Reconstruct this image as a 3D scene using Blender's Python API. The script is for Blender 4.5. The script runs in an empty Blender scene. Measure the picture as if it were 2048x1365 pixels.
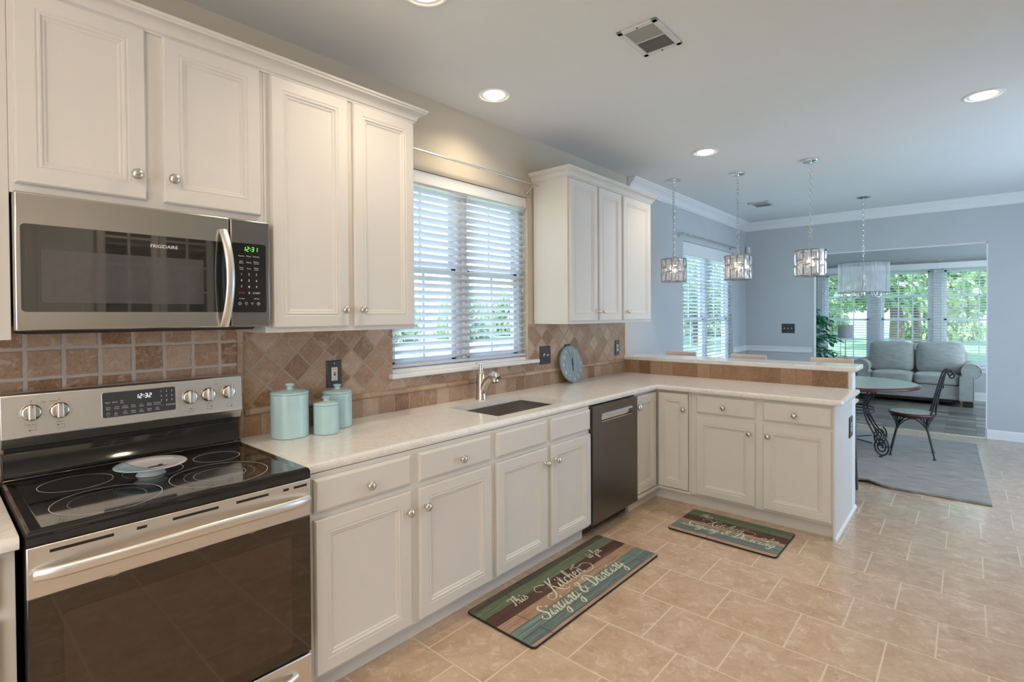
import bpy, bmesh, math, random
from mathutils import Vector, Matrix, Quaternion

random.seed(7)
SC = bpy.context.scene
COL = SC.collection
PI = math.pi

# ---------------------------------------------------------------- camera
cam_data = bpy.data.cameras.new('camera')
cam = bpy.data.objects.new('camera', cam_data)
COL.objects.link(cam)
_yaw, _pit, _rol = math.radians(41.2525), math.radians(-0.7202), math.radians(-0.3416)
_F = Vector((math.cos(_yaw) * math.cos(_pit), math.sin(_yaw) * math.cos(_pit), math.sin(_pit)))
_R = Vector((math.sin(_yaw), -math.cos(_yaw), 0))
_U = _R.cross(_F)
_R, _U = (_R * math.cos(_rol) + _U * math.sin(_rol)), (_U * math.cos(_rol) - _R * math.sin(_rol))
cam.matrix_world = Matrix(((_R.x, _U.x, -_F.x, -0.9566), (_R.y, _U.y, -_F.y, -2.524), (_R.z, _U.z, -_F.z, 1.4702), (0, 0, 0, 1)))
cam_data.sensor_width = 36
cam_data.lens = 1041.107 * 36 / 2048
cam_data.shift_y = -37.917 / 2048
cam_data.clip_start = 0.05
cam_data.clip_end = 300
SC.camera = cam

# ---------------------------------------------------------------- exposure, world, sun, fill lights
SC.view_settings.view_transform = 'Standard'
SC.view_settings.look = 'None'
SC.view_settings.gamma = 1
SC.view_settings.use_curve_mapping = False
SC.view_settings.exposure = 0.04

world = bpy.data.worlds.new('sky')
SC.world = world
world.use_nodes = True
_wn = world.node_tree
_bg = _wn.nodes['Background']
_tc = _wn.nodes.new('ShaderNodeTexCoord')
_sx = _wn.nodes.new('ShaderNodeSeparateXYZ')
_rp = _wn.nodes.new('ShaderNodeValToRGB')
_wn.links.new(_tc.outputs['Generated'], _sx.inputs[0])
_wn.links.new(_sx.outputs['Z'], _rp.inputs[0])
_wn.links.new(_rp.outputs[0], _bg.inputs[0])
_rp.color_ramp.elements[0].position = 0.0
_rp.color_ramp.elements[0].color = (0.80, 0.91, 1.0, 1)
_rp.color_ramp.elements[1].position = 0.7
_rp.color_ramp.elements[1].color = (0.50, 0.70, 1.0, 1)
_bg.inputs[1].default_value = 5.0


def light(name, kind, loc, energy, color, rot=None, size=None, size_y=None, shape=None):
    d = bpy.data.lights.new(name, kind)
    d.energy = energy
    d.color = color
    if kind == 'AREA':
        if shape:
            d.shape = shape
        d.size = size
        if size_y:
            d.size_y = size_y
    o = bpy.data.objects.new(name, d)
    o.location = loc
    if rot is not None:
        o.rotation_euler = rot
    COL.objects.link(o)
    return o


sun = light('sun', 'SUN', (0, 0, 20), 11.0, (1.0, 0.95, 0.86))
sun.rotation_euler = Vector((0.62, 0.25, -0.74)).to_track_quat('-Z', 'Y').to_euler()
sun.data.angle = math.radians(1.5)
# added unseen fill lights in front of solid walls, standing in for window daylight
light('fill_right', 'AREA', (4.9, -4.18, 1.25), 140, (0.60, 0.78, 1.0), (-PI / 2, 0, 0), 3.0, 2.1, 'RECTANGLE')
light('fill_rear', 'AREA', (-2.58, -2.2, 1.45), 40, (0.98, 0.97, 0.97), (0, -PI / 2, 0), 1.8, 2.2, 'RECTANGLE')

light('fill_warm', 'POINT', (-1.5, -1.9, 2.45), 22, (1.0, 0.70, 0.40)).data.shadow_soft_size = 0.12  # added unseen warm fill for upper cabinets and ceiling, no fixture
light('fill_sunroom', 'AREA', (9.1, -3.68, 1.35), 85, (0.74, 0.92, 1.0), (-PI / 2, 0, 0), 2.2, 1.8, 'RECTANGLE')  # added unseen fill brightening the sunroom, set before its solid side wall

# ---------------------------------------------------------------- materials
def new_mat(name):
    m = bpy.data.materials.new(name)
    m.use_nodes = True
    nt = m.node_tree
    b = nt.nodes['Principled BSDF']
    return m, nt, b


def N(nt, t, **kw):
    n = nt.nodes.new('ShaderNode' + t)
    for k, v in kw.items():
        setattr(n, k, v)
    return n


def lk(nt, a, b):
    nt.links.new(a, b)


def mth(nt, op, a, b=None, c=None):
    n = N(nt, 'Math', operation=op)
    for i, v in enumerate((a, b, c)):
        if v is None:
            continue
        if isinstance(v, (int, float)):
            n.inputs[i].default_value = v
        else:
            lk(nt, v, n.inputs[i])
    return n.outputs[0]


def mixc(nt, fac, a, b, blend='MIX'):
    n = N(nt, 'MixRGB', blend_type=blend)
    for i, v in enumerate((fac, a, b)):
        if isinstance(v, (int, float)):
            n.inputs[i].default_value = v
        elif isinstance(v, tuple):
            n.inputs[i].default_value = (*v, 1)
        else:
            lk(nt, v, n.inputs[i])
    return n.outputs[0]


def ramp(nt, fac, stops, interp='LINEAR'):
    n = N(nt, 'ValToRGB')
    n.color_ramp.interpolation = interp
    e = n.color_ramp.elements
    while len(e) < len(stops):
        e.new(0.5)
    for i, (p, c) in enumerate(stops):
        e[i].position = p
        e[i].color = (*c, 1) if len(c) == 3 else c
    lk(nt, fac, n.inputs[0])
    return n.outputs[0]


def noise(nt, vec, scale, detail=4, rough=0.6, dist=0.0):
    n = N(nt, 'TexNoise')
    n.inputs['Scale'].default_value = scale
    n.inputs['Detail'].default_value = detail
    n.inputs['Roughness'].default_value = rough
    n.inputs['Distortion'].default_value = dist
    if vec is not None:
        lk(nt, vec, n.inputs['Vector'])
    return n.outputs['Fac']


def coords(nt, kind='Object', scale=None):
    t = N(nt, 'TexCoord').outputs[kind]
    if scale is None:
        return t
    mp = N(nt, 'Mapping')
    mp.inputs['Scale'].default_value = scale
    lk(nt, t, mp.inputs[0])
    return mp.outputs[0]


def world_pos(nt, scale=None):
    p = N(nt, 'NewGeometry').outputs['Position']
    if scale is None:
        return p
    mp = N(nt, 'Mapping')
    mp.inputs['Scale'].default_value = scale
    lk(nt, p, mp.inputs[0])
    return mp.outputs[0]


def bump(nt, b, h, dist=0.002, strength=0.5):
    n = N(nt, 'Bump')
    n.inputs['Distance'].default_value = dist
    n.inputs['Strength'].default_value = strength
    lk(nt, h, n.inputs['Height'])
    lk(nt, n.outputs[0], b.inputs['Normal'])


def setp(b, **kw):
    names = dict(color='Base Color', rough='Roughness', metal='Metallic', spec='Specular IOR Level', coat='Coat Weight',
                 coatr='Coat Roughness', trans='Transmission Weight', ior='IOR', emit='Emission Color', es='Emission Strength',
                 sheen='Sheen Weight', alpha='Alpha', aniso='Anisotropic')
    for k, v in kw.items():
        b.inputs[names[k]].default_value = (*v, 1) if isinstance(v, tuple) else v


def plain(name, color, rough=0.5, var=0.03, vscale=6.0, bumpd=0.0, bscale=200, **kw):
    m, nt, b = new_mat(name)
    setp(b, color=color, rough=rough, **kw)
    p = coords(nt, 'Object')
    n = noise(nt, p, vscale)
    lo = tuple(max(0, c * (1 - var)) for c in color)
    hi = tuple(min(1, c * (1 + var)) for c in color)
    lk(nt, ramp(nt, n, [(0.3, lo), (0.7, hi)]), b.inputs['Base Color'])
    if bumpd:
        bump(nt, b, noise(nt, p, bscale, 2), bumpd, 0.4)
    return m


def metal(name, color, rough=0.3, stretch=(2, 2, 120), amount=0.12):
    m, nt, b = new_mat(name)
    setp(b, color=color, rough=rough, metal=1.0)
    n = noise(nt, coords(nt, 'Object', stretch), 8, 3)
    r = N(nt, 'MapRange')
    lk(nt, n, r.inputs[0])
    r.inputs[3].default_value = max(0.02, rough - amount)
    r.inputs[4].default_value = rough + amount
    lk(nt, r.outputs[0], b.inputs['Roughness'])
    return m


def emis(name, color, strength):
    m, nt, b = new_mat(name)
    setp(b, color=(0.02, 0.02, 0.02), emit=color, es=strength)
    return m


def tile_mat(name, axes, size, origin, grout_w, cols, grout_col, rot45=False, row_offset=0.0, rough=0.45, bumpd=0.004, wob=0.004,
             nscale=14.0, mottling=0.42, light_patch=None, coat=0.0, grout_soft=0.3, speck=0.6):
    """tiles laid in the plane of two world axes, each tile with its own tone"""
    m, nt, b = new_mat(name)
    pos = world_pos(nt)
    wobn = N(nt, 'TexNoise')
    wobn.inputs['Scale'].default_value = 22
    wobn.inputs['Detail'].default_value = 2
    lk(nt, pos, wobn.inputs['Vector'])
    wsub = N(nt, 'VectorMath', operation='SUBTRACT')
    lk(nt, wobn.outputs['Color'], wsub.inputs[0])
    wsub.inputs[1].default_value = (0.5, 0.5, 0.5)
    wmul = N(nt, 'VectorMath', operation='SCALE')
    lk(nt, wsub.outputs[0], wmul.inputs[0])
    wmul.inputs['Scale'].default_value = wob * 2
    wadd = N(nt, 'VectorMath', operation='ADD')
    lk(nt, pos, wadd.inputs[0])
    lk(nt, wmul.outputs[0], wadd.inputs[1])
    s = N(nt, 'SeparateXYZ')
    lk(nt, wadd.outputs[0], s.inputs[0])
    a = mth(nt, 'SUBTRACT', s.outputs[axes[0]], origin[0])
    c = mth(nt, 'SUBTRACT', s.outputs[axes[1]], origin[1])
    if rot45:
        q = math.sqrt(0.5)
        a, c = mth(nt, 'MULTIPLY', mth(nt, 'ADD', a, c), q), mth(nt, 'MULTIPLY', mth(nt, 'SUBTRACT', c, a), q)
    a = mth(nt, 'DIVIDE', a, size[0])
    c = mth(nt, 'DIVIDE', c, size[1])
    ci = mth(nt, 'FLOOR', c)
    if row_offset:
        par = mth(nt, 'MODULO', mth(nt, 'ABSOLUTE', ci), 2.0)
        a = mth(nt, 'ADD', a, mth(nt, 'MULTIPLY', par, row_offset))
    ai = mth(nt, 'FLOOR', a)
    af = mth(nt, 'SUBTRACT', a, ai)
    cf = mth(nt, 'SUBTRACT', c, ci)
    da = mth(nt, 'MULTIPLY', mth(nt, 'MINIMUM', af, mth(nt, 'SUBTRACT', 1.0, af)), size[0])
    dc = mth(nt, 'MULTIPLY', mth(nt, 'MINIMUM', cf, mth(nt, 'SUBTRACT', 1.0, cf)), size[1])
    d = mth(nt, 'MINIMUM', da, dc)
    r = N(nt, 'MapRange')
    lk(nt, d, r.inputs[0])
    r.inputs[1].default_value = grout_w * 0.5 * (1 - grout_soft)
    r.inputs[2].default_value = grout_w * 0.5 * (1 + grout_soft)
    mask = r.outputs[0]
    cx = N(nt, 'CombineXYZ')
    lk(nt, ai, cx.inputs[0])
    lk(nt, ci, cx.inputs[1])
    wn = N(nt, 'TexWhiteNoise', noise_dimensions='2D')
    lk(nt, cx.outputs[0], wn.inputs['Vector'])
    n1 = noise(nt, pos, nscale, 8, 0.62, 0.3)
    n2 = noise(nt, pos, nscale * 4.5, 5, 0.6)
    f = mth(nt, 'ADD', mth(nt, 'MULTIPLY', wn.outputs['Value'], 1 - mottling), mth(nt, 'MULTIPLY', n1, mottling * 1.25))
    f = mth(nt, 'ADD', f, mth(nt, 'MULTIPLY', mth(nt, 'SUBTRACT', n2, 0.5), 0.35))
    k = len(cols)
    col = ramp(nt, f, [(0.12 + 0.76 * i / (k - 1), cc) for i, cc in enumerate(cols)])
    if light_patch:
        pm = ramp(nt, noise(nt, pos, nscale * 1.7, 6, 0.7, 0.8), [(0.53, (0, 0, 0)), (0.68, (1, 1, 1))])
        pmv = N(nt, 'RGBToBW')
        lk(nt, pm, pmv.inputs[0])
        col = mixc(nt, mth(nt, 'MULTIPLY', pmv.outputs[0], light_patch[1]), col, light_patch[0])
    if light_patch:
        n3 = noise(nt, pos, nscale * 8, 3, 0.8, 1.0)
        sv = N(nt, 'RGBToBW')
        lk(nt, ramp(nt, n3, [(0.56, (0, 0, 0)), (0.70, (1, 1, 1))]), sv.inputs[0])
        col = mixc(nt, mth(nt, 'MULTIPLY', sv.outputs[0], speck), col, light_patch[0])
        dv = N(nt, 'RGBToBW')
        lk(nt, ramp(nt, n3, [(0.28, (1, 1, 1)), (0.40, (0, 0, 0))]), dv.inputs[0])
        col = mixc(nt, mth(nt, 'MULTIPLY', dv.outputs[0], speck), col, tuple(v * 0.55 for v in cols[0]))
    gc = mixc(nt, n2, tuple(g * 0.85 for g in grout_col), tuple(min(1, g * 1.12) for g in grout_col))
    lk(nt, mixc(nt, mask, gc, col), b.inputs['Base Color'])
    rr = N(nt, 'MapRange')
    lk(nt, mask, rr.inputs[0])
    rr.inputs[3].default_value = 0.85
    rr.inputs[4].default_value = rough
    lk(nt, rr.outputs[0], b.inputs['Roughness'])
    b.inputs['Coat Weight'].default_value = coat
    b.inputs['Coat Roughness'].default_value = 0.12
    bump(nt, b, mth(nt, 'ADD', mask, mth(nt, 'MULTIPLY', n2, 0.35)), bumpd, 0.6)
    return m


M = {}
M['cabinet'] = plain('cabinet_paint', (0.70, 0.685, 0.655), 0.38, 0.012)
M['wall_kitchen'] = plain('wall_paint_beige', (0.60, 0.545, 0.455), 0.72, 0.012, 3, 0.0008, 260)
M['wall'] = plain('wall_paint', (0.54, 0.57, 0.59), 0.72, 0.012, 3, 0.0008, 260)
M['ceiling'] = plain('ceiling_paint', (0.76, 0.78, 0.78), 0.85, 0.012, 2, 0.0008, 260)
M['trim'] = plain('trim_white', (0.82, 0.83, 0.84), 0.4, 0.01)
M['steel'] = metal('brushed_steel', (0.80, 0.785, 0.76), 0.34, (3, 3, 420), 0.035)
M['steel_warm'] = metal('warm_gray_steel', (0.56, 0.53, 0.50), 0.25, (3, 3, 420), 0.035)  # even, darker steel tone for the microwave and sink basin
M['steel_dark'] = metal('dark_steel', (0.33, 0.31, 0.30), 0.26, (3, 3, 420), 0.035)
M['dw_steel'] = metal('dishwasher_steel', (0.17, 0.155, 0.145), 0.30, (420, 420, 3), 0.03)
M['nickel'] = metal('brushed_nickel', (0.66, 0.62, 0.56), 0.26, (1, 1, 1), 0.08)
M['chrome'] = metal('chrome', (0.78, 0.79, 0.80), 0.12, (1, 1, 1), 0.04)
M['iron'] = plain('wrought_iron', (0.018, 0.020, 0.024), 0.45, 0.2, 30)
M['black_glass'] = plain('black_glass', (0.010, 0.009, 0.009), 0.06, 0.05, 3, coat=0.6, coatr=0.03)
M['oven_glass'] = plain('oven_glass', (0.016, 0.008, 0.005), 0.03, 0.05, 3, coat=0.7, coatr=0.02, spec=0.7)
M['oven_window'] = plain('oven_window', (0.034, 0.019, 0.011), 0.05, 0.1, 40, coat=0.7, coatr=0.02, spec=0.7)
M['micro_glass'] = plain('microwave_glass', (0.012, 0.011, 0.011), 0.03, 0.05, 3, spec=0.9, coat=1.0, coatr=0.02)
M['micro_window'] = plain('microwave_window', (0.075, 0.072, 0.074), 0.07, 0.06, 40, coat=0.6, coatr=0.02)
M['black'] = plain('black_plastic', (0.014, 0.014, 0.015), 0.35, 0.1)
M['panel_gray'] = plain('control_panel_gray', (0.062, 0.066, 0.075), 0.22, 0.03)
M['plate_gray'] = plain('cover_plate_charcoal', (0.030, 0.031, 0.035), 0.35, 0.05)
M['ivory'] = plain('ivory_plastic', (0.74, 0.70, 0.62), 0.4, 0.01)
M['white_plastic'] = plain('white_plastic', (0.78, 0.79, 0.80), 0.4, 0.01)
M['red'] = plain('red_plastic', (0.45, 0.05, 0.04), 0.4, 0.02)
M['print_white'] = plain('white_print', (0.80, 0.82, 0.84), 0.5, 0.0)
M['print_dark'] = plain('dark_print', (0.05, 0.05, 0.05), 0.5, 0.0)
M['print_red'] = plain('red_print', (0.55, 0.06, 0.07), 0.5, 0.0)
M['green_led'] = emis('green_digits', (0.25, 1.0, 0.12), 1.6)
M['white_led'] = emis('white_digits', (0.85, 0.93, 1.0), 2.0)
M['lamp_on'] = emis('lit_lens', (1.0, 0.86, 0.62), 9.0)
M['bulb_on'] = emis('lit_bulb', (1.0, 0.80, 0.55), 3.5)
M['glaze'] = plain('aqua_glaze', (0.50, 0.73, 0.78), 0.22, 0.07, 9, coat=0.4, coatr=0.1)
M['tan_wood'] = plain('tan_wood', (0.67, 0.53, 0.43), 0.5, 0.05, 14)
M['mahogany'] = plain('mahogany_rim', (0.10, 0.022, 0.016), 0.25, 0.2, 10)
M['table_top'] = plain('sage_table_top', (0.42, 0.47, 0.45), 0.30, 0.08, 26)
M['stool_leg'] = plain('gunmetal', (0.11, 0.115, 0.125), 0.4, 0.1, metal=0.6)
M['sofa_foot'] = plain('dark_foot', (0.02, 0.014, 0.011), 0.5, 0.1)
M['rubber'] = plain('black_rubber', (0.02, 0.018, 0.016), 0.8, 0.1)
M['cord'] = plain('blind_cord', (0.62, 0.64, 0.68), 0.8, 0.02)
M['dark_counter'] = plain('dark_counter', (0.05, 0.035, 0.03), 0.15, 0.4, 30)
M['paper'] = plain('paper', (0.75, 0.74, 0.7), 0.7, 0.02)
M['clay'] = plain('planter_gray', (0.30, 0.29, 0.28), 0.6, 0.08)
M['soil'] = plain('soil', (0.03, 0.02, 0.015), 0.9, 0.3, 40)
M['vent_dark'] = plain('vent_shadow', (0.10, 0.105, 0.10), 0.7, 0.05)
M['vent_mid'] = plain('vent_louver', (0.38, 0.40, 0.39), 0.5, 0.02)
M['vent_white'] = plain('vent_white', (0.66, 0.68, 0.68), 0.45, 0.01)


def quartz():
    m, nt, b = new_mat('white_quartz')
    p = world_pos(nt)
    v = noise(nt, p, 5.0, 10, 0.65, 1.6)
    vein = ramp(nt, v, [(0.47, (0.83, 0.82, 0.795)), (0.50, (0.74, 0.73, 0.71)), (0.53, (0.83, 0.82, 0.795))])
    sp = ramp(nt, noise(nt, p, 95, 3, 0.7), [(0.35, (0.94, 0.935, 0.93)), (0.55, (1, 1, 1))])
    lk(nt, mixc(nt, 1.0, vein, sp, 'MULTIPLY'), b.inputs['Base Color'])
    setp(b, rough=0.13, spec=0.5)
    return m


M['quartz'] = quartz()

STONE = [(0.17, 0.082, 0.038), (0.28, 0.150, 0.078), (0.38, 0.235, 0.145), (0.44, 0.30, 0.205), (0.53, 0.40, 0.30)]
GR = (0.43, 0.335, 0.255)
M['tile_diamond'] = tile_mat('travertine_diamond', (0, 2), (0.1075, 0.1075), (0.133, 1.294), 0.011, STONE, GR, rot45=True, light_patch=((0.55, 0.43, 0.33), 0.55))
M['tile_range'] = tile_mat('travertine_square', (0, 2), (0.1066, 0.1066), (-0.711, 1.360), 0.0135, STONE, (0.54, 0.48, 0.43), light_patch=((0.62, 0.52, 0.43), 0.75), bumpd=0.006)
M['tile_row'] = tile_mat('travertine_row', (0, 2), (0.108, 0.112), (0.110, 0.905), 0.010, STONE, GR, light_patch=((0.55, 0.43, 0.33), 0.5))
M['tile_knee'] = tile_mat('travertine_knee', (1, 2), (0.112, 0.140), (-0.501, 0.908), 0.006, STONE[:4], (0.36, 0.24, 0.15), light_patch=((0.50, 0.36, 0.22), 0.45))
M['tile_border'] = tile_mat('travertine_border', (0, 2), (0.20, 0.2), (0.05, 0.95), 0.004, STONE[1:], GR, light_patch=((0.60, 0.47, 0.36), 0.6))
M['tile_floor'] = tile_mat('floor_tile', (1, 0), (0.338, 0.341), (-0.9022, 0.8535 + 0.341 * 4), 0.008,
                           [(0.30, 0.18, 0.105), (0.44, 0.295, 0.19), (0.53, 0.385, 0.268), (0.61, 0.475, 0.355)], (0.68, 0.58, 0.45),
                           row_offset=0.5, rough=0.30, bumpd=0.0016, wob=0.0012, nscale=9.0, mottling=0.90, light_patch=((0.74, 0.63, 0.51), 0.75), coat=0.55, speck=0.25)
M['floor_dark'] = tile_mat('dark_plank_floor', (1, 0), (0.46, 0.155), (-0.3, 7.4), 0.003,
                           [(0.035, 0.03, 0.026), (0.11, 0.093, 0.08), (0.20, 0.172, 0.15), (0.31, 0.275, 0.245)], (0.03, 0.027, 0.025),
                           row_offset=0.37, rough=0.32, bumpd=0.001, wob=0.0, nscale=9.0, mottling=0.3, coat=0.3)


def fabric(name, c0, c1, stretch, scale=9.0, fine=160.0, rough=0.9, sheen=0.3):
    m, nt, b = new_mat(name)
    n = noise(nt, coords(nt, 'Object', stretch), scale, 6, 0.65)
    lk(nt, ramp(nt, n, [(0.32, c0), (0.68, c1)]), b.inputs['Base Color'])
    setp(b, rough=rough, sheen=sheen)
    bump(nt, b, noise(nt, coords(nt, 'Object'), fine, 2), 0.003, 0.5)
    return m


M['sofa'] = fabric('sofa_fabric', (0.36, 0.37, 0.375), (0.50, 0.51, 0.515), (2, 1, 4))
M['rug'] = fabric('rug_wool', (0.085, 0.071, 0.058), (0.36, 0.325, 0.285), (22, 1.6, 1), 3.0, 220)
M['shade_gray'] = fabric('lamp_shade_linen', (0.42, 0.43, 0.46), (0.52, 0.53, 0.56), (40, 40, 1), 6)


def blind_mat():
    m, nt, b = new_mat('blind_slat')
    out = nt.nodes['Material Output']
    d = N(nt, 'BsdfDiffuse')
    d.inputs[0].default_value = (0.84, 0.85, 0.88, 1)
    t = N(nt, 'BsdfTranslucent')
    t.inputs[0].default_value = (0.80, 0.83, 0.88, 1)
    g = N(nt, 'BsdfGlossy')
    g.inputs['Roughness'].default_value = 0.4
    n = noise(nt, coords(nt, 'Object', (1, 1, 60)), 4)
    lk(nt, ramp(nt, n, [(0.3, (0.88, 0.89, 0.92)), (0.7, (0.91, 0.92, 0.94))]), d.inputs[0])
    mx = N(nt, 'MixShader')
    mx.inputs[0].default_value = 0.58
    lk(nt, d.outputs[0], mx.inputs[1])
    lk(nt, t.outputs[0], mx.inputs[2])
    m2 = N(nt, 'MixShader')
    m2.inputs[0].default_value = 0.05
    lk(nt, mx.outputs[0], m2.inputs[1])
    lk(nt, g.outputs[0], m2.inputs[2])
    lk(nt, m2.outputs[0], out.inputs[0])
    return m


M['blind'] = blind_mat()


def pane_mat(name, tint=(0.97, 0.99, 0.98)):
    m, nt, b = new_mat(name)
    out = nt.nodes['Material Output']
    t = N(nt, 'BsdfTransparent')
    t.inputs[0].default_value = (*tint, 1)
    g = N(nt, 'BsdfGlossy')
    g.inputs['Roughness'].default_value = 0.01
    fr = N(nt, 'Fresnel')
    bf = N(nt, 'NewGeometry').outputs['Backfacing']
    ior = mth(nt, 'ADD', mth(nt, 'MULTIPLY', bf, 1 / 1.45 - 1.45), 1.45)
    lk(nt, ior, fr.inputs[0])
    mx = N(nt, 'MixShader')
    lk(nt, fr.outputs[0], mx.inputs[0])
    lk(nt, t.outputs[0], mx.inputs[1])
    lk(nt, g.outputs[0], mx.inputs[2])
    lk(nt, mx.outputs[0], out.inputs[0])
    return m


M['pane'] = pane_mat('window_glass')


def sheer():
    m, nt, b = new_mat('sheer_string_shade')
    out = nt.nodes['Material Output']
    t = N(nt, 'BsdfTransparent')
    d = N(nt, 'BsdfDiffuse')
    d.inputs[0].default_value = (0.90, 0.90, 0.95, 1)
    tl = N(nt, 'BsdfTranslucent')
    tl.inputs[0].default_value = (0.92, 0.92, 0.97, 1)
    a = N(nt, 'MixShader')
    a.inputs[0].default_value = 0.68
    lk(nt, d.outputs[0], a.inputs[1])
    lk(nt, tl.outputs[0], a.inputs[2])
    u = N(nt, 'TexCoord').outputs['UV']
    n = noise(nt, u, 1.0, 3, 0.7)
    mp = N(nt, 'Mapping')
    mp.inputs['Scale'].default_value = (60, 0.4, 1)
    lk(nt, u, mp.inputs[0])
    n = noise(nt, mp.outputs[0], 1.0, 3, 0.7)
    r = N(nt, 'MapRange')
    lk(nt, n, r.inputs[0])
    r.inputs[1].default_value = 0.3
    r.inputs[2].default_value = 0.7
    r.inputs[3].default_value = 0.25
    r.inputs[4].default_value = 0.70
    mx = N(nt, 'MixShader')
    lk(nt, r.outputs[0], mx.inputs[0])
    lk(nt, t.outputs[0], mx.inputs[1])
    lk(nt, a.outputs[0], mx.inputs[2])
    lk(nt, mx.outputs[0], out.inputs[0])
    return m


M['sheer'] = sheer()


def crystal():
    m, nt, b = new_mat('crystal')
    setp(b, color=(0.97, 0.98, 1.0), rough=0.02, trans=0.86, ior=1.5, metal=0.0)
    bump(nt, b, noise(nt, coords(nt, 'Object'), 45, 1), 0.004, 0.4)
    return m


M['crystal'] = crystal()


def mat_planks(name, length_axis, edges, w):
    """printed wood boards: colour by distance from the wall-side edge, grain along the board"""
    m, nt, b = new_mat(name)
    o = coords(nt, 'Object')
    s = N(nt, 'SeparateXYZ')
    lk(nt, o, s.inputs[0])
    t = mth(nt, 'DIVIDE', mth(nt, 'MULTIPLY', s.outputs['Y'], -1.0), w)
    base = ramp(nt, t, [(e / w, c) for e, c in edges], 'CONSTANT')
    g1 = noise(nt, coords(nt, 'Object', (3, 90, 1)), 1.6, 8, 0.7)
    g2 = noise(nt, coords(nt, 'Object', (1.2, 30, 1)), 1.5, 6, 0.7, 0.4)
    dark = ramp(nt, g1, [(0.36, (0.50, 0.45, 0.40)), (0.55, (1, 1, 1))])
    c = mixc(nt, 1.0, base, dark, 'MULTIPLY')
    worn = ramp(nt, g2, [(0.56, (0, 0, 0)), (0.68, (1, 1, 1))])
    bw = N(nt, 'RGBToBW')
    lk(nt, worn, bw.inputs[0])
    c = mixc(nt, mth(nt, 'MULTIPLY', bw.outputs[0], 0.35), c, (0.50, 0.46, 0.38))
    lk(nt, c, b.inputs['Base Color'])
    setp(b, rough=0.55)
    return m


def grass():
    m, nt, b = new_mat('lawn_grass')
    p = world_pos(nt)
    n = noise(nt, p, 0.35, 8, 0.7)
    lk(nt, ramp(nt, n, [(0.3, (0.11, 0.22, 0.115)), (0.7, (0.19, 0.31, 0.17))]), b.inputs['Base Color'])
    setp(b, rough=0.9)
    return m


M['grass'] = grass()


def leafm(name, c0, c1, trans=0.35):
    m, nt, b = new_mat(name)
    out = nt.nodes['Material Output']
    d = N(nt, 'BsdfDiffuse')
    t = N(nt, 'BsdfTranslucent')
    n = noise(nt, coords(nt, 'Object'), 2.2, 4, 0.7)
    c = ramp(nt, n, [(0.3, c0), (0.7, c1)])
    lk(nt, c, d.inputs[0])
    lk(nt, c, t.inputs[0])
    mx = N(nt, 'MixShader')
    mx.inputs[0].default_value = trans
    lk(nt, d.outputs[0], mx.inputs[1])
    lk(nt, t.outputs[0], mx.inputs[2])
    lk(nt, mx.outputs[0], out.inputs[0])
    return m


M['leaf_tree'] = leafm('tree_leaves', (0.14, 0.27, 0.14), (0.46, 0.58, 0.34))
M['leaf_fig'] = leafm('fig_leaves', (0.04, 0.20, 0.11), (0.12, 0.44, 0.25), 0.3)
M['bark'] = plain('bark', (0.14, 0.115, 0.09), 0.9, 0.3, 12)
M['asphalt'] = plain('asphalt', (0.26, 0.26, 0.27), 0.9, 0.1, 3)


def clock_face():
    m, nt, b = new_mat('distressed_blue_wood')
    o = coords(nt, 'Object', (22, 3, 3))
    n = noise(nt, o, 1.5, 7, 0.7, 0.5)
    lk(nt, ramp(nt, n, [(0.28, (0.13, 0.19, 0.22)), (0.5, (0.28, 0.36, 0.39)), (0.75, (0.42, 0.49, 0.51))]), b.inputs['Base Color'])
    setp(b, rough=0.5)
    return m


M['clock'] = clock_face()


def plate_art():
    m, nt, b = new_mat('painted_plate')
    o = coords(nt, 'Object')
    s = N(nt, 'SeparateXYZ')
    lk(nt, o, s.inputs[0])
    side = mth(nt, 'ADD', s.outputs['X'], mth(nt, 'MULTIPLY', s.outputs['Y'], 0.35))
    c = ramp(nt, mth(nt, 'ADD', mth(nt, 'MULTIPLY', side, 4.0), 0.5), [(0.0, (0.35, 0.58, 0.72)), (0.36, (0.42, 0.62, 0.74)), (0.38, (0.10, 0.16, 0.25)), (0.395, (0.74, 0.74, 0.80)), (1.0, (0.70, 0.70, 0.78))])
    n = noise(nt, o, 26, 5, 0.6, 0.5)
    c = mixc(nt, mth(nt, 'MULTIPLY', n, 0.35), c, (0.62, 0.68, 0.78))
    lk(nt, c, b.inputs['Base Color'])
    setp(b, rough=0.15, coat=0.5, coatr=0.05)
    return m


M['plate'] = plate_art()
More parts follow.
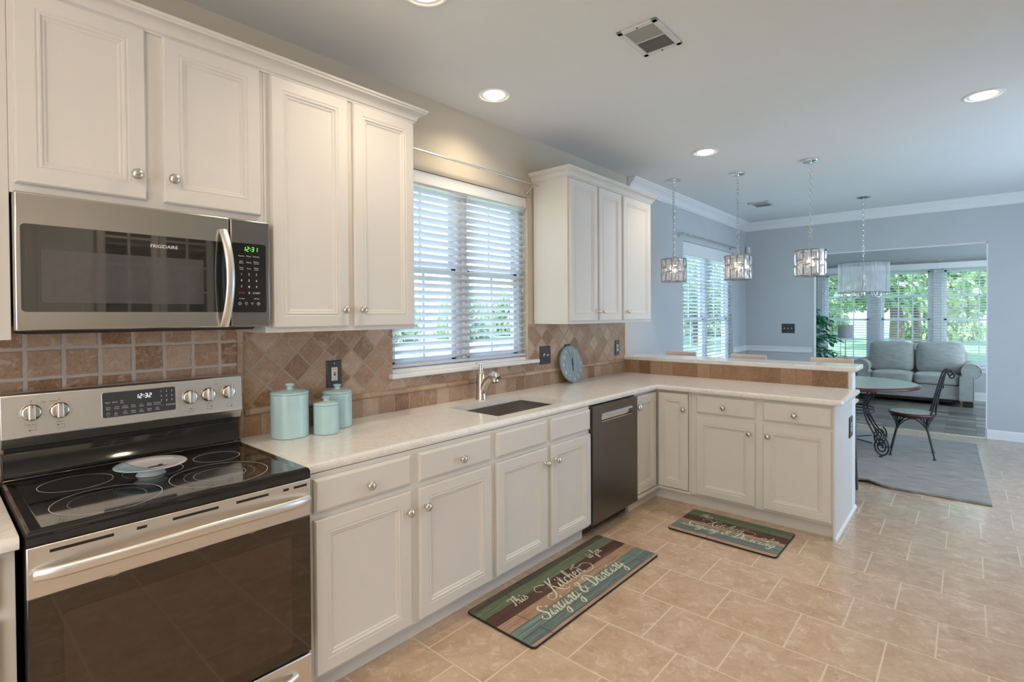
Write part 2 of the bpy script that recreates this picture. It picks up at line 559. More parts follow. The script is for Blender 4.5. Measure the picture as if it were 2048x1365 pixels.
# ---------------------------------------------------------------- mesh helpers
class MB:
    def __init__(s):
        s.v = []
        s.f = []
        s.uv = None

    def add(s, verts, faces):
        n = len(s.v)
        s.v += [Vector(v) for v in verts]
        s.f += [tuple(i + n for i in f) for f in faces]
        return s

    def box(s, a, b):
        x0, y0, z0 = (min(a[i], b[i]) for i in range(3))
        x1, y1, z1 = (max(a[i], b[i]) for i in range(3))
        return s.add([(x0, y0, z0), (x1, y0, z0), (x1, y1, z0), (x0, y1, z0), (x0, y0, z1), (x1, y0, z1), (x1, y1, z1), (x0, y1, z1)],
                     [(0, 3, 2, 1), (4, 5, 6, 7), (0, 1, 5, 4), (1, 2, 6, 5), (2, 3, 7, 6), (3, 0, 4, 7)])

    def obox(s, c, ax, ay, az, hx, hy, hz):
        c, ax, ay, az = Vector(c), Vector(ax), Vector(ay), Vector(az)
        vs = []
        for dz in (-1, 1):
            for dx, dy in ((-1, -1), (1, -1), (1, 1), (-1, 1)):
                vs.append(c + ax * hx * dx + ay * hy * dy + az * hz * dz)
        return s.add(vs, [(0, 3, 2, 1), (4, 5, 6, 7), (0, 1, 5, 4), (1, 2, 6, 5), (2, 3, 7, 6), (3, 0, 4, 7)])

    def tube(s, pts, r, n=8, closed=False, caps=True, flat=None):
        pts = [Vector(p) for p in pts]
        m = len(pts)
        rs = r if isinstance(r, (list, tuple)) else [r] * m
        rings = []
        up = None
        for i, p in enumerate(pts):
            if closed:
                t = pts[(i + 1) % m] - pts[i - 1]
            else:
                t = pts[min(i + 1, m - 1)] - pts[max(i - 1, 0)]
            if t.length < 1e-9:
                t = Vector((0, 0, 1))
            t.normalize()
            if up is None:
                up = Vector((0, 0, 1)) if abs(t.z) < 0.9 else Vector((1, 0, 0))
            u = up - t * up.dot(t)
            if u.length < 1e-5:
                u = t.orthogonal()
            u.normalize()
            w = t.cross(u)
            up = u
            fl = flat or 1.0
            rings.append([p + (u * math.cos(2 * PI * k / n) + w * fl * math.sin(2 * PI * k / n)) * rs[i] for k in range(n)])
        vs = [q for ring in rings for q in ring]
        fs = []
        for i in range(m if closed else m - 1):
            a, b = i * n, ((i + 1) % m) * n
            for k in range(n):
                k2 = (k + 1) % n
                fs.append((a + k, a + k2, b + k2, b + k))
        if caps and not closed:
            fs.append(tuple(range(n - 1, -1, -1)))
            fs.append(tuple((m - 1) * n + k for k in range(n)))
        return s.add(vs, fs)

    def cyl(s, a, b, r, n=20, r2=None):
        return s.tube([a, b], [r, r if r2 is None else r2], n)

    def lathe(s, prof, n=32, c=(0, 0, 0), axis=(0, 0, 1), close=True):
        """prof: (radius, height) pairs from the bottom up, turned about axis through c"""
        c = Vector(c)
        q = Vector((0, 0, 1)).rotation_difference(Vector(axis).normalized())
        vs, fs = [], []
        for (r, h) in prof:
            for k in range(n):
                a = 2 * PI * k / n
                vs.append(c + q @ Vector((r * math.cos(a), r * math.sin(a), h)))
        for i in range(len(prof) - 1):
            for k in range(n):
                k2 = (k + 1) % n
                fs.append((i * n + k, i * n + k2, (i + 1) * n + k2, (i + 1) * n + k))
        if close:
            if prof[0][0] > 1e-6:
                fs.append(tuple(range(n - 1, -1, -1)))
            if prof[-1][0] > 1e-6:
                fs.append(tuple((len(prof) - 1) * n + k for k in range(n)))
        return s.add(vs, fs)

    def prism(s, poly, vec):
        """a planar polygon of points, extruded along vec"""
        n = len(poly)
        poly = [Vector(p) for p in poly]
        vs = poly + [p + Vector(vec) for p in poly]
        return s.add(vs, [tuple(range(n - 1, -1, -1)), tuple(range(n, 2 * n))] + [(i, (i + 1) % n, (i + 1) % n + n, i + n) for i in range(n)])

    def sweep(s, path, prof, closed=False, caps=True):
        """path: list of (origin, right, up); prof: (r, u) closed polygon"""
        n = len(prof)
        vs, fs = [], []
        for (o, r, u) in path:
            o, r, u = Vector(o), Vector(r), Vector(u)
            vs += [o + r * a + u * b for a, b in prof]
        m = len(path)
        for i in range(m if closed else m - 1):
            j = (i + 1) % m
            for k in range(n):
                k2 = (k + 1) % n
                fs.append((i * n + k, i * n + k2, j * n + k2, j * n + k))
        if caps and not closed:
            fs.append(tuple(range(n - 1, -1, -1)))
            fs.append(tuple((m - 1) * n + k for k in range(n)))
        return s.add(vs, fs)

    def nested(s, o, ax, ay, nrm, w, h, rings, back=True):
        """rectangular panel: rings of (inset, height) bridged from the outer edge inward"""
        o, ax, ay, nrm = Vector(o), Vector(ax), Vector(ay), Vector(nrm)
        vs, fs = [], []
        for ins, ht in rings:
            for (a, b) in ((ins, ins), (w - ins, ins), (w - ins, h - ins), (ins, h - ins)):
                vs.append(o + ax * a + ay * b + nrm * ht)
        for i in range(len(rings) - 1):
            for k in range(4):
                k2 = (k + 1) % 4
                fs.append((i * 4 + k, i * 4 + k2, i * 4 + 4 + k2, i * 4 + 4 + k))
        q = (len(rings) - 1) * 4
        fs.append((q, q + 1, q + 2, q + 3))
        if back:
            fs.append((3, 2, 1, 0))
        return s.add(vs, fs)

    def ribbon(s, pts, widths, nrm):
        """flat stroke lying in the plane with normal nrm"""
        nrm = Vector(nrm)
        pts = [Vector(p) for p in pts]
        L, Rr = [], []
        for i, p in enumerate(pts):
            t = pts[min(i + 1, len(pts) - 1)] - pts[max(i - 1, 0)]
            if t.length < 1e-9:
                t = Vector((1, 0, 0))
            t.normalize()
            sd = nrm.cross(t) * widths[i] * 0.5
            L.append(p + sd)
            Rr.append(p - sd)
        n = len(pts)
        return s.add(L + Rr, [(n + i, n + i + 1, i + 1, i) for i in range(n - 1)])

    def text(s, txt, o, ax, ay, size, align='LEFT'):
        """filled sans letters in the plane of ax, ay; o is the baseline point"""
        cu = bpy.data.curves.new('t', 'FONT')
        cu.body = txt
        cu.size = 1.0
        cu.align_x = align
        cu.resolution_u = 2
        ob = bpy.data.objects.new('t', cu)
        COL.objects.link(ob)
        dg = bpy.context.evaluated_depsgraph_get()
        me = bpy.data.meshes.new_from_object(ob.evaluated_get(dg))
        o, ax, ay = Vector(o), Vector(ax), Vector(ay)
        s.add([o + ax * v.co.x * size + ay * v.co.y * size for v in me.vertices], [tuple(p.vertices) for p in me.polygons])
        bpy.data.objects.remove(ob)
        bpy.data.curves.remove(cu)
        bpy.data.meshes.remove(me)
        return s


def origin_of(o):
    p = Vector((0, 0, 0))
    while o is not None:
        p += o.location
        o = o.parent
    return p


def obj(name, mb, mat, parent=None, bevel=0.0, smooth=40, segs=2, subsurf=0, label=None, loc=None):
    """link the collected shapes as ONE mesh object; coordinates are world ones, moved to the parent's frame"""
    me = bpy.data.meshes.new(name)
    off = origin_of(parent) if parent is not None else Vector((0, 0, 0))
    if loc is not None:
        off = Vector(loc)
    me.from_pydata([tuple(v - off) for v in mb.v], [], mb.f)
    me.validate()
    mats = mat if isinstance(mat, (list, tuple)) else [mat]
    for mm in mats:
        me.materials.append(M[mm] if isinstance(mm, str) else mm)
    if mb.uv:
        uvl = me.uv_layers.new(name='UVMap')
        for lp in me.loops:
            uvl.data[lp.index].uv = mb.uv[lp.vertex_index]
    if smooth:
        me.polygons.foreach_set('use_smooth', [True] * len(me.polygons))
        me.set_sharp_from_angle(angle=math.radians(smooth))
    me.update()
    o = bpy.data.objects.new(name, me)
    COL.objects.link(o)
    if parent is not None:
        o.parent = parent
    if loc is not None:
        o.location = Vector(loc) - (origin_of(parent) if parent is not None else Vector((0, 0, 0)))
    if bevel:
        md = o.modifiers.new('bevel', 'BEVEL')
        md.width = bevel
        md.segments = segs
        md.limit_method = 'ANGLE'
        md.angle_limit = math.radians(35)
        md.use_clamp_overlap = True
    if subsurf:
        md = o.modifiers.new('sub', 'SUBSURF')
        md.levels = subsurf
        md.render_levels = subsurf
    if label:
        o['label'] = label
    return o


def thing(name, label, cat, loc=(0, 0, 0), rotz=0.0, group=None):
    o = bpy.data.objects.new(name, None)
    o.empty_display_size = 0.05
    COL.objects.link(o)
    o.location = loc
    o.rotation_euler = (0, 0, rotz)
    return tag(o, label, cat, group)


def tag(o, label, cat, group=None, kind=None):
    o['label'] = label
    o['category'] = cat
    if group:
        o['group'] = group
    if kind:
        o['kind'] = kind
    return o


def struct(name, mb, mat, parent=None, **kw):
    o = obj(name, mb, mat, parent, **kw)
    if parent is None:
        o['kind'] = 'structure'
    return o


def dup(root, loc, rotz=None, label=None, group=None):
    def cp(o, parent):
        c = o.copy()
        COL.objects.link(c)
        c.parent = parent
        for ch in o.children:
            cp(ch, c)
        return c
    r = cp(root, None)
    r.location = loc
    if rotz is not None:
        r.rotation_euler = (0, 0, rotz)
    if label:
        r['label'] = label
    if group:
        r['group'] = group
    return r


def smooth_pts(ctrl, per=8, closed=False):
    c = [Vector(p) for p in ctrl]
    n = len(c)
    out = []
    rng = n if closed else n - 1
    for i in range(rng):
        if closed:
            p0, p1, p2, p3 = c[i - 1], c[i], c[(i + 1) % n], c[(i + 2) % n]
        else:
            p0, p1, p2, p3 = c[max(i - 1, 0)], c[i], c[i + 1], c[min(i + 2, n - 1)]
        for k in range(per):
            t = k / per
            out.append(0.5 * ((2 * p1) + (p2 - p0) * t + (2 * p0 - 5 * p1 + 4 * p2 - p3) * t * t + (3 * p1 - p0 - 3 * p2 + p3) * t ** 3))
    if not closed:
        out.append(c[-1])
    return out


def arc(c, r, a0, a1, n, u, w):
    c, u, w = Vector(c), Vector(u), Vector(w)
    return [c + u * r * math.cos(a0 + (a1 - a0) * i / n) + w * r * math.sin(a0 + (a1 - a0) * i / n) for i in range(n + 1)]


X, Y, Z = Vector((1, 0, 0)), Vector((0, 1, 0)), Vector((0, 0, 1))
H = 2.824      # ceiling
XB = 7.263     # wall with the wide opening
XS = 10.659    # far wall of the sunroom
ZC = 0.9145    # counter top
# ---------------------------------------------------------------- the setting
XL, YF = -2.6, -4.2     # unseen walls behind and beside the photographer
T = 0.16

W1 = (0.857, 2.104, 1.135, 2.365)     # sink window opening
W2 = (4.975, 6.68, 0.62, 2.34)        # dining window opening

struct('floor', MB().box((XL, YF, -0.1), (XB, 0, 0)), 'tile_floor', smooth=0)
struct('floor_sunroom', MB().box((XB, -3.7, -0.1), (XS, 0.16, 0)), 'floor_dark', smooth=0)
struct('trim_threshold', MB().prism([(XB - 0.015, -0.907, 0.0), (XB - 0.012, -0.907, 0.006), (XB + 0.02, -0.907, 0.006), (XB + 0.025, -0.907, 0.0)], (0, -1.783, 0)), 'nickel')
struct('ceiling', MB().box((XL, YF, H), (XS + 0.2, 0.33, H + 0.1)), 'ceiling', smooth=0)

w = MB()
XK = 3.655
for a, b in (((XL - T, W1[0]), (0, H)), ((W1[0], W1[1]), (0, W1[2])), ((W1[0], W1[1]), (W1[3], H)), ((W1[1], XK), (0, H))):
    w.box((a[0], 0, b[0]), (a[1], T, b[1]))
struct('wall_left', w, 'wall_kitchen', smooth=0)
w = MB()
for a, b in (((XK, W2[0]), (0, H)), ((W2[0], W2[1]), (0, W2[2])), ((W2[0], W2[1]), (W2[3], H)), ((W2[1], XB + 0.14), (0, H))):
    w.box((a[0], 0, b[0]), (a[1], T, b[1]))
struct('wall_left_dining', w, 'wall', smooth=0)

OP = (-0.907, -2.69, 2.295)
w = MB()
w.box((XB, 0, 0), (XB + 0.14, OP[0], H)).box((XB, OP[1], 0), (XB + 0.14, YF, H)).box((XB, OP[0], OP[2]), (XB + 0.14, OP[1], H))
struct('wall_back', w, 'wall', smooth=0)
struct('wall_right', MB().box((XL - T, YF, 0), (XB + 0.14, YF - T, H)), 'wall', smooth=0)
struct('wall_front', MB().box((XL, YF, 0), (XL - T, 0, H)), 'wall', smooth=0)

SW = [(-0.39, -1.168), (-1.28, -2.06), (-2.165, -2.945)]
SZ = (0.57, 2.26)
w = MB()
ys = [0.16] + [y for p in SW for y in p] + [-3.7]
for i in range(0, len(ys), 2):
    w.box((XS, ys[i], 0), (XS + T, ys[i + 1], H))
for a, b in SW:
    w.box((XS, a, 0), (XS + T, b, SZ[0])).box((XS, a, SZ[1]), (XS + T, b, H))
struct('wall_sunroom_far', w, 'wall', smooth=0)
struct('wall_sunroom_left', MB().box((XB, 0.1605, 0), (XS + T, 0.32, H)), 'wall', smooth=0)
struct('wall_sunroom_right', MB().box((XB + 0.14, -3.7, 0), (XS + T, -3.86, H)), 'wall', smooth=0)


def crown_prof(p, h):
    return [(0, 0), (0, -h), (p * 0.10, -h), (p * 0.12, -h * 0.90), (p * 0.2, -h * 0.88), (p * 0.28, -h * 0.72), (p * 0.45, -h * 0.5), (p * 0.66, -h * 0.34),
            (p * 0.8, -h * 0.26), (p * 0.82, -h * 0.16), (p * 0.93, -h * 0.14), (p, -h * 0.04), (p, 0)]


cp = crown_prof(0.088, 0.118)
struct('trim_1', MB().sweep([((3.655, 0, H), -Y, Z), ((XB - 0.0, 0, H), -Y, Z)], cp), 'trim', smooth=30)
struct('trim_2', MB().sweep([((XB, 0, H), -X, Z), ((XB, YF, H), -X, Z)], cp), 'trim', smooth=30)
rail = [(0, 0), (0, 0.083), (0.012, 0.083), (0.022, 0.074), (0.022, 0.062), (0.012, 0.052), (0.012, 0.03), (0.024, 0.018), (0.024, 0.006), (0.01, 0)]
struct('trim_3', MB().sweep([((W2[1] + 0.012, 0, 0.92), -Y, Z), ((XB, 0, 0.92), -Y, Z)], rail), 'trim', smooth=30)
struct('trim_4', MB().sweep([((XB, 0, 0.92), -X, Z), ((XB, -0.885, 0.92), -X, Z)], rail), 'trim', smooth=30)
bp_ = [(0, 0), (0, 0.108), (0.006, 0.108), (0.011, 0.098), (0.015, 0.082), (0.015, 0.02), (0.026, 0.012), (0.026, 0)]
struct('baseboard_back', MB().sweep([((XB, -0.02, 0), -X, Z), ((XB, OP[0], 0), -X, Z)], bp_).sweep([((XB, OP[1] + 0.0, 0), -X, Z), ((XB, YF, 0), -X, Z)], bp_)
       .sweep([((XB, OP[1], 0), Y, Z), ((XB + 0.14, OP[1], 0), Y, Z)], bp_), 'trim', smooth=30)
struct('baseboard_sunroom', MB().sweep([((XS, 0.16, 0), -X, Z), ((XS, -3.7, 0), -X, Z)], [(a, b * 1.3) for a, b in bp_]), 'trim', smooth=30)


# ---------------------------------------------------------------- windows
def window(name, P, spans, z0, z1, zm, cols, rows, d=(0.075, 0.125)):
    """double-hung units side by side; P(a, z, depth) gives the place on the wall"""
    a0, a1 = spans[0][0], spans[-1][1]
    f = MB()
    fw = 0.035
    bxp = lambda mb, u0, v0, d0, u1, v1, d1: mb.box(P(u0, v0, d0), P(u1, v1, d1))
    for s0, s1 in spans:
        bxp(f, s0, z0, d[0] - 0.02, s0 + fw, z1, d[1] + 0.02)
        bxp(f, s1 - fw, z0, d[0] - 0.02, s1, z1, d[1] + 0.02)
        bxp(f, s0, z0, d[0] - 0.02, s1, z0 + fw, d[1] + 0.02)
        bxp(f, s0, z1 - fw, d[0] - 0.02, s1, z1, d[1] + 0.02)
    for (p0, p1), (q0, q1) in zip(spans[:-1], spans[1:]):
        if q0 - p1 < 0.06:
            bxp(f, p1 - 0.005, z0, d[0] - 0.03, q0 + 0.005, z1, d[1] + 0.02)
    root = struct(name, f, 'trim', bevel=0.003)
    for s0, s1 in spans:
        for k, (v0, v1, dd) in enumerate(((z0 + fw, zm + 0.02, d[0]), (zm - 0.02, z1 - fw, d[0] + 0.026))):
            sb = MB()
            u0, u1 = s0 + fw, s1 - fw
            sw = 0.04
            bxp(sb, u0, v0, dd, u0 + sw, v1, dd + 0.024)
            bxp(sb, u1 - sw, v0, dd, u1, v1, dd + 0.024)
            bxp(sb, u0, v0, dd, u1, v0 + sw, dd + 0.024)
            bxp(sb, u0, v1 - sw, dd, u1, v1, dd + 0.024)
            for c in range(1, cols):
                uc = u0 + sw + (u1 - u0 - 2 * sw) * c / cols
                bxp(sb, uc - 0.009, v0 + sw, dd + 0.006, uc + 0.009, v1 - sw, dd + 0.018)
            for r in range(1, rows):
                vc = v0 + sw + (v1 - v0 - 2 * sw) * r / rows
                bxp(sb, u0 + sw, vc - 0.009, dd + 0.006, u1 - sw, vc + 0.009, dd + 0.018)
            sash = obj('sash', sb, 'trim', root, bevel=0.002)
            pn = MB()
            bxp(pn, u0 + sw - 0.004, v0 + sw - 0.004, dd + 0.010, u1 - sw + 0.004, v1 - sw + 0.004, dd + 0.014)
            obj('pane', pn, 'pane', sash, smooth=0)
    return root


PY = lambda a, z, d: (a, d, z)                 # sink wall: along +x, outward +y
PXs = lambda a, z, d: (XS + d, a, z)           # sunroom far wall: along y, outward +x
window('window_1', PY, [(W1[0] + 0.004, 1.467), (1.487, W1[1] - 0.004)], W1[2] + 0.002, W1[3] - 0.002, 1.765, 2, 1)
window('window_2', PY, [(W2[0] + 0.004, 5.82), (5.84, W2[1] - 0.004)], W2[2] + 0.002, W2[3] - 0.002, 1.42, 2, 2)
for i, (a, b) in enumerate(SW):
    window('window_%d' % (i + 3), PXs, [(b + 0.003, a - 0.003)], SZ[0] + 0.002, SZ[1] - 0.002, 1.352, 3, 2)
# sills
sl = MB().prism([(W1[0] - 0.027, 0.15, 1.105), (W1[0] - 0.027, 0.15, 1.134), (W1[0] - 0.027, -0.034, 1.134), (W1[0] - 0.027, -0.046, 1.128), (W1[0] - 0.027, -0.046, 1.112), (W1[0] - 0.027, -0.036, 1.105)], (2.195 - 0.83, 0, 0))
# the sill proper is only as deep as the reveal where it passes into the wall
sl = MB().box((W1[0] - 0.027, -0.046, 1.107), (2.195, -0.0005, 1.134)).box((W1[0] + 0.002, -0.001, 1.120), (W1[1] - 0.002, 0.06, 1.136)).box((W1[0] + 0.002, 0.016, 1.12), (W1[1] - 0.002, 0.052, 1.158))
struct('window_sill', sl, 'trim', bevel=0.006)
sl = MB().box((XS - 0.05, -0.33, 0.540), (XS - 0.0005, -3.0, 0.572)).box((XS - 0.018, -0.36, 0.47), (XS - 0.0005, -2.97, 0.54))
struct('window_sill_sunroom', sl, 'trim', bevel=0.005)
cs = MB()
for y0, y1 in ((-0.30, SW[0][0] + 0.002), (SW[0][1] - 0.002, SW[1][0] + 0.002), (SW[1][1] - 0.002, SW[2][0] + 0.002), (SW[2][1] - 0.002, -3.04)):
    cs.box((XS - 0.012, y0, 0.573), (XS - 0.0005, y1, 2.345))
cs.box((XS - 0.012, -0.30, SZ[1] - 0.002), (XS - 0.0006, -3.04, 2.345))
struct('trim_5', cs, 'trim')
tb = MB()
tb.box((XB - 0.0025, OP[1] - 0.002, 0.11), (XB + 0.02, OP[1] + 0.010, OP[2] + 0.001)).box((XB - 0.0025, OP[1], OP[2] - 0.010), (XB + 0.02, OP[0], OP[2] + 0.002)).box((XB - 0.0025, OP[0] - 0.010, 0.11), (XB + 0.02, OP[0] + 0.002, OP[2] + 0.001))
struct('reveal_highlight', tb, 'trim')  # thin white strips paint bright daylight onto the edges of the opening
# added unseen bar frames around the fill lights; the walls behind stay solid
for nm, pts in (('window_6', [((3.4 + 0.75 * k, YF + 0.001, 0.1), (3.4 + 0.75 * k + 0.05, YF + 0.06, 2.35)) for k in range(5)] + [((3.4, YF + 0.001, zz), (6.45, YF + 0.06, zz + 0.05)) for zz in (0.1, 1.2, 2.3)]),
                ('window_7', [((XL + 0.001, -3.15 + 0.62 * k, 0.35), (XL + 0.06, -3.15 + 0.62 * k + 0.05, 2.6)) for k in range(4)] + [((XL + 0.001, -3.15, zz), (XL + 0.06, -1.24, zz + 0.05)) for zz in (0.35, 1.45, 2.55)])):
    b = MB()
    for p, q in pts:
        b.box(p, q)
    struct(nm, b, 'trim')


# ---------------------------------------------------------------- blinds
def blind(name, label, P, a0, a1, ztop, zbot, dc, tilt, pitch, val, cords, sw=0.05, swand=True, valmat='blind'):
    root = thing(name, label, 'blinds', P((a0 + a1) / 2, zbot, dc))
    n = int((ztop - zbot - 0.03) / pitch)
    s = MB()
    ct, st = math.cos(tilt), math.sin(tilt)
    for k in range(n):
        zc = ztop - 0.02 - pitch * (k + 0.5)
        # slightly crowned slat: three strips
        for u0, u1 in ((-1, -0.34), (-0.34, 0.34), (0.34, 1)):
            vs = []
            for uu in (u0, u1):
                h = 0.0022 * (1 - uu * uu)
                dd = dc + uu * sw / 2 * ct
                zz = zc - uu * sw / 2 * st + h
                for a in (a0, a1):
                    vs += [P(a, zz + 0.0012, dd), P(a, zz - 0.0012, dd)]
            s.add(vs, [(0, 2, 6, 4), (1, 5, 7, 3), (0, 1, 3, 2), (4, 6, 7, 5), (0, 4, 5, 1), (2, 3, 7, 6)])
    obj('slats', s, 'blind', root, smooth=0)
    v0, v1, vd = val
    obj('valance', MB().box(P(a0 - 0.003, v0, vd), P(a1 + 0.003, v1, vd + 0.012)), 'trim', root, bevel=0.004)
    obj('headrail', MB().box(P(a0, ztop - 0.02, dc - 0.018), P(a1, ztop + 0.025, dc + 0.018)), 'trim', root)
    obj('bottom_rail', MB().box(P(a0, zbot, dc - 0.024), P(a1, zbot + 0.018, dc + 0.024)), 'blind', root, bevel=0.003)
    c = MB()
    for q in cords:
        a = a0 + (a1 - a0) * q
        for dd in (-sw / 2 - 0.001, sw / 2 + 0.001):
            c.tube([P(a, ztop, dc + dd), P(a, zbot + 0.01, dc + dd)], 0.0011, 5)
    obj('ladder_cord', c, 'cord', root)
    if swand:
        cc = MB()
        for off, ln in ((0.035, 0.35), (0.055, 0.62)):
            a = a1 - off
            cc.tube([P(a, ztop, dc - sw / 2 - 0.012), P(a, ztop - ln, dc - sw / 2 - 0.012)], 0.0012, 5)
            cc.lathe([(0.002, 0.03), (0.006, 0.0)], 8, P(a, ztop - ln - 0.03, dc - sw / 2 - 0.012))
        obj('pull_cord', cc, 'cord', root)
    return root


blind('window_blinds', 'white slatted blinds in the window above the sink', PY, W1[0] + 0.006, W1[1] - 0.006, 2.295, 1.165, 0.034, math.radians(31), 0.0455,
      (2.285, 2.362, 0.006), (0.17, 0.5, 0.86))
blind('window_blinds', 'white slatted blinds in the dining room window behind the crystal pendants', PY, W2[0] + 0.008, W2[1] - 0.008, 2.20, 0.66, 0.034, math.radians(25), 0.0455,
      (2.185, 2.336, 0.006), (0.12, 0.5, 0.88))
for (a, b), lb in zip(SW, ('white slatted blinds behind the table lamp and leafy plant in the sunroom', 'white slatted blinds in the middle sunroom window behind the sofa',
                           'white slatted blinds in the sunroom window above the sofa arm by the wall edge')):
    blind('window_blinds', lb, PXs, b - 0.049, a + 0.049, 2.25, 0.59, -0.036, math.radians(10), 0.0455, (2.235, 2.335, -0.076), (0.1, 0.5, 0.9))


def rod(name, label, pts, r, ends, brackets, fin=None):
    root = thing(name, label, 'curtain rod', pts[0])
    obj('pole', MB().tube(pts, r, 10), 'nickel', root)
    fm = MB()
    for e, dr in ends:
        fm.lathe([(0.0, 0.0), (r * 1.6, 0.002), (r * 1.1, 0.012), (r * 2.1, 0.022), (r * 2.3, 0.032), (r * 1.2, 0.044), (0.0, 0.048)], 12, e, dr)
    if ends:
        obj('finial', fm, 'nickel', root)
    for b0, b1 in brackets:
        obj('bracket', MB().tube([b0, b1], r * 0.7, 8).cyl(Vector(b0) - (Vector(b0) - Vector(b1)).normalized() * 0.0, Vector(b0) + (Vector(b1) - Vector(b0)).normalized() * 0.006, 0.018, 14), 'nickel', root)


rod('curtain_rod', 'thin metal curtain rod above the kitchen sink window', [(0.80, -0.07, 2.458), (2.155, -0.07, 2.452)], 0.0065, [((2.150, -0.07, 2.452), (1, 0, 0))] if False else [],
    [((0.83, -0.001, 2.44), (0.83, -0.07, 2.456)), ((2.10, -0.001, 2.40), (2.10, -0.07, 2.45))])
rod('curtain_rod', 'bare metal curtain rod above the dining room window', [(4.80, -0.07, 2.40), (6.60, -0.07, 2.40)], 0.009, [],
    [((4.84, -0.001, 2.385), (4.84, -0.07, 2.40)), ((6.56, -0.001, 2.385), (6.56, -0.07, 2.40))])
rod('curtain_rod', 'long slim curtain rod along the top of the sunroom windows', [(XS - 0.085, -0.25, 2.375), (XS - 0.085, -3.1, 2.375)], 0.009, [],
    [((XS - 0.001, y, 2.36), (XS - 0.085, y, 2.375)) for y in (-0.32, -1.66, -3.0)])

# ---------------------------------------------------------------- tiled backsplash
bs = MB().box((0.03, -0.008, 1.044), (0.830, -0.0005, 1.404)).box((0.830, -0.008, 1.044), (2.195, -0.0005, 1.107)).box((2.195, -0.008, 1.044), (3.578, -0.0005, 1.404))
bs.box((0.8305, -0.008, 1.134), (0.857, -0.0005, 1.404)).box((2.108, -0.008, 1.134), (2.1945, -0.0005, 1.40))
root = struct('backsplash', bs, 'tile_diamond', smooth=0)
tag(root, 'brown travertine tiles behind the counter and range', 'backsplash', kind='structure')
obj('range_tiles', MB().box((-1.3, -0.008, 0.88), (0.002, -0.0005, 1.47)), 'tile_range', root, smooth=0)
obj('tile_row', MB().box((0.03, -0.009, ZC), (3.582, -0.0005, 1.0125)), 'tile_row', root, smooth=0)
bo = MB().sweep([((0.03, -0.0005, 1.0125), -Y, Z), ((3.582, -0.0005, 1.0125), -Y, Z)], [(0, 0), (0.014, 0), (0.021, 0.007), (0.022, 0.016), (0.018, 0.026), (0.010, 0.032), (0, 0.033)])
obj('border_moulding', bo, 'tile_border', root, smooth=50)
obj('edge_strip', MB().sweep([((0.002, -0.0005, ZC), X, -Y), ((0.002, -0.0005, 1.404), X, -Y)], [(0, 0), (0, 0.012), (0.006, 0.019), (0.020, 0.019), (0.028, 0.012), (0.028, 0)])
    .box((3.566, -0.011, 1.045), (3.579, -0.0005, 1.404)).box((2.1075, -0.012, 1.385), (2.1945, -0.0005, 1.402)), 'tile_border', root, smooth=50)


# ---------------------------------------------------------------- electric plates
def plate(label, cat, c, nrm, up, w, h, kind, name):
    c, nrm, up = Vector(c), Vector(nrm), Vector(up)
    ax = up.cross(nrm)
    root = thing(name, label, cat, c)
    o = c - ax * w / 2 - up * h / 2
    pm = MB().nested(o, ax, up, nrm, w, h, [(0, 0), (0, 0.003), (0.003, 0.006)])
    obj('cover_plate', pm, 'plate_gray', root, smooth=30)
    sc = MB()
    at = lambda a, b, d=0.006: c + ax * a + up * b + nrm * d
    if kind == 'gfci':
        obj('receptacle', MB().nested(at(-0.017, -0.035, 0), ax, up, nrm, 0.034, 0.07, [(0, 0.004), (0, 0.008), (0.001, 0.009)]), 'ivory', root, smooth=30)
        s = MB()
        for q in (-0.022, 0.022):
            for dx in (-0.006, 0.006):
                s.obox(at(dx, q + 0.003, 0.0092), ax, up, nrm, 0.001, 0.0042, 0.0006)
            s.cyl(at(0, q - 0.009, 0.0085), at(0, q - 0.009, 0.0096), 0.0024, 10)
        s.obox(at(0, -0.0045, 0.0098), ax, up, nrm, 0.0065, 0.0033, 0.001)
        obj('slots', s, 'black', root)
        obj('reset_button', MB().obox(at(0, 0.0045, 0.0098), ax, up, nrm, 0.0065, 0.0033, 0.001), 'red', root)
    elif kind.startswith('switch'):
        n = int(kind[6:])
        for i in range(n):
            q = (i - (n - 1) / 2) * 0.046
            obj('toggle', MB().obox(at(q, 0.004 if i % 2 == 0 else -0.002, 0.010), ax, (up + nrm * 0.9).normalized(), (nrm - up * 0.9).normalized(), 0.004, 0.010, 0.004), 'white_plastic', root)
    elif kind == 'outlet':
        for q in (-0.019, 0.019):
            r_ = obj('receptacle', MB().obox(at(0, q, 0.007), ax, up, nrm, 0.014, 0.014, 0.0016), 'white_plastic' if w < 0.08 else 'ivory', root, bevel=0.004)
            s = MB()
            for dx in (-0.005, 0.005):
                s.obox(at(dx, q + 0.002, 0.0088), ax, up, nrm, 0.001, 0.004, 0.0005)
            obj('slots', s, 'black', r_)
    for q in (-h * 0.40, h * 0.40):
        obj('screw', MB().cyl(at(0, q, 0.005), at(0, q, 0.0072), 0.003, 10), 'nickel', root)
    return root


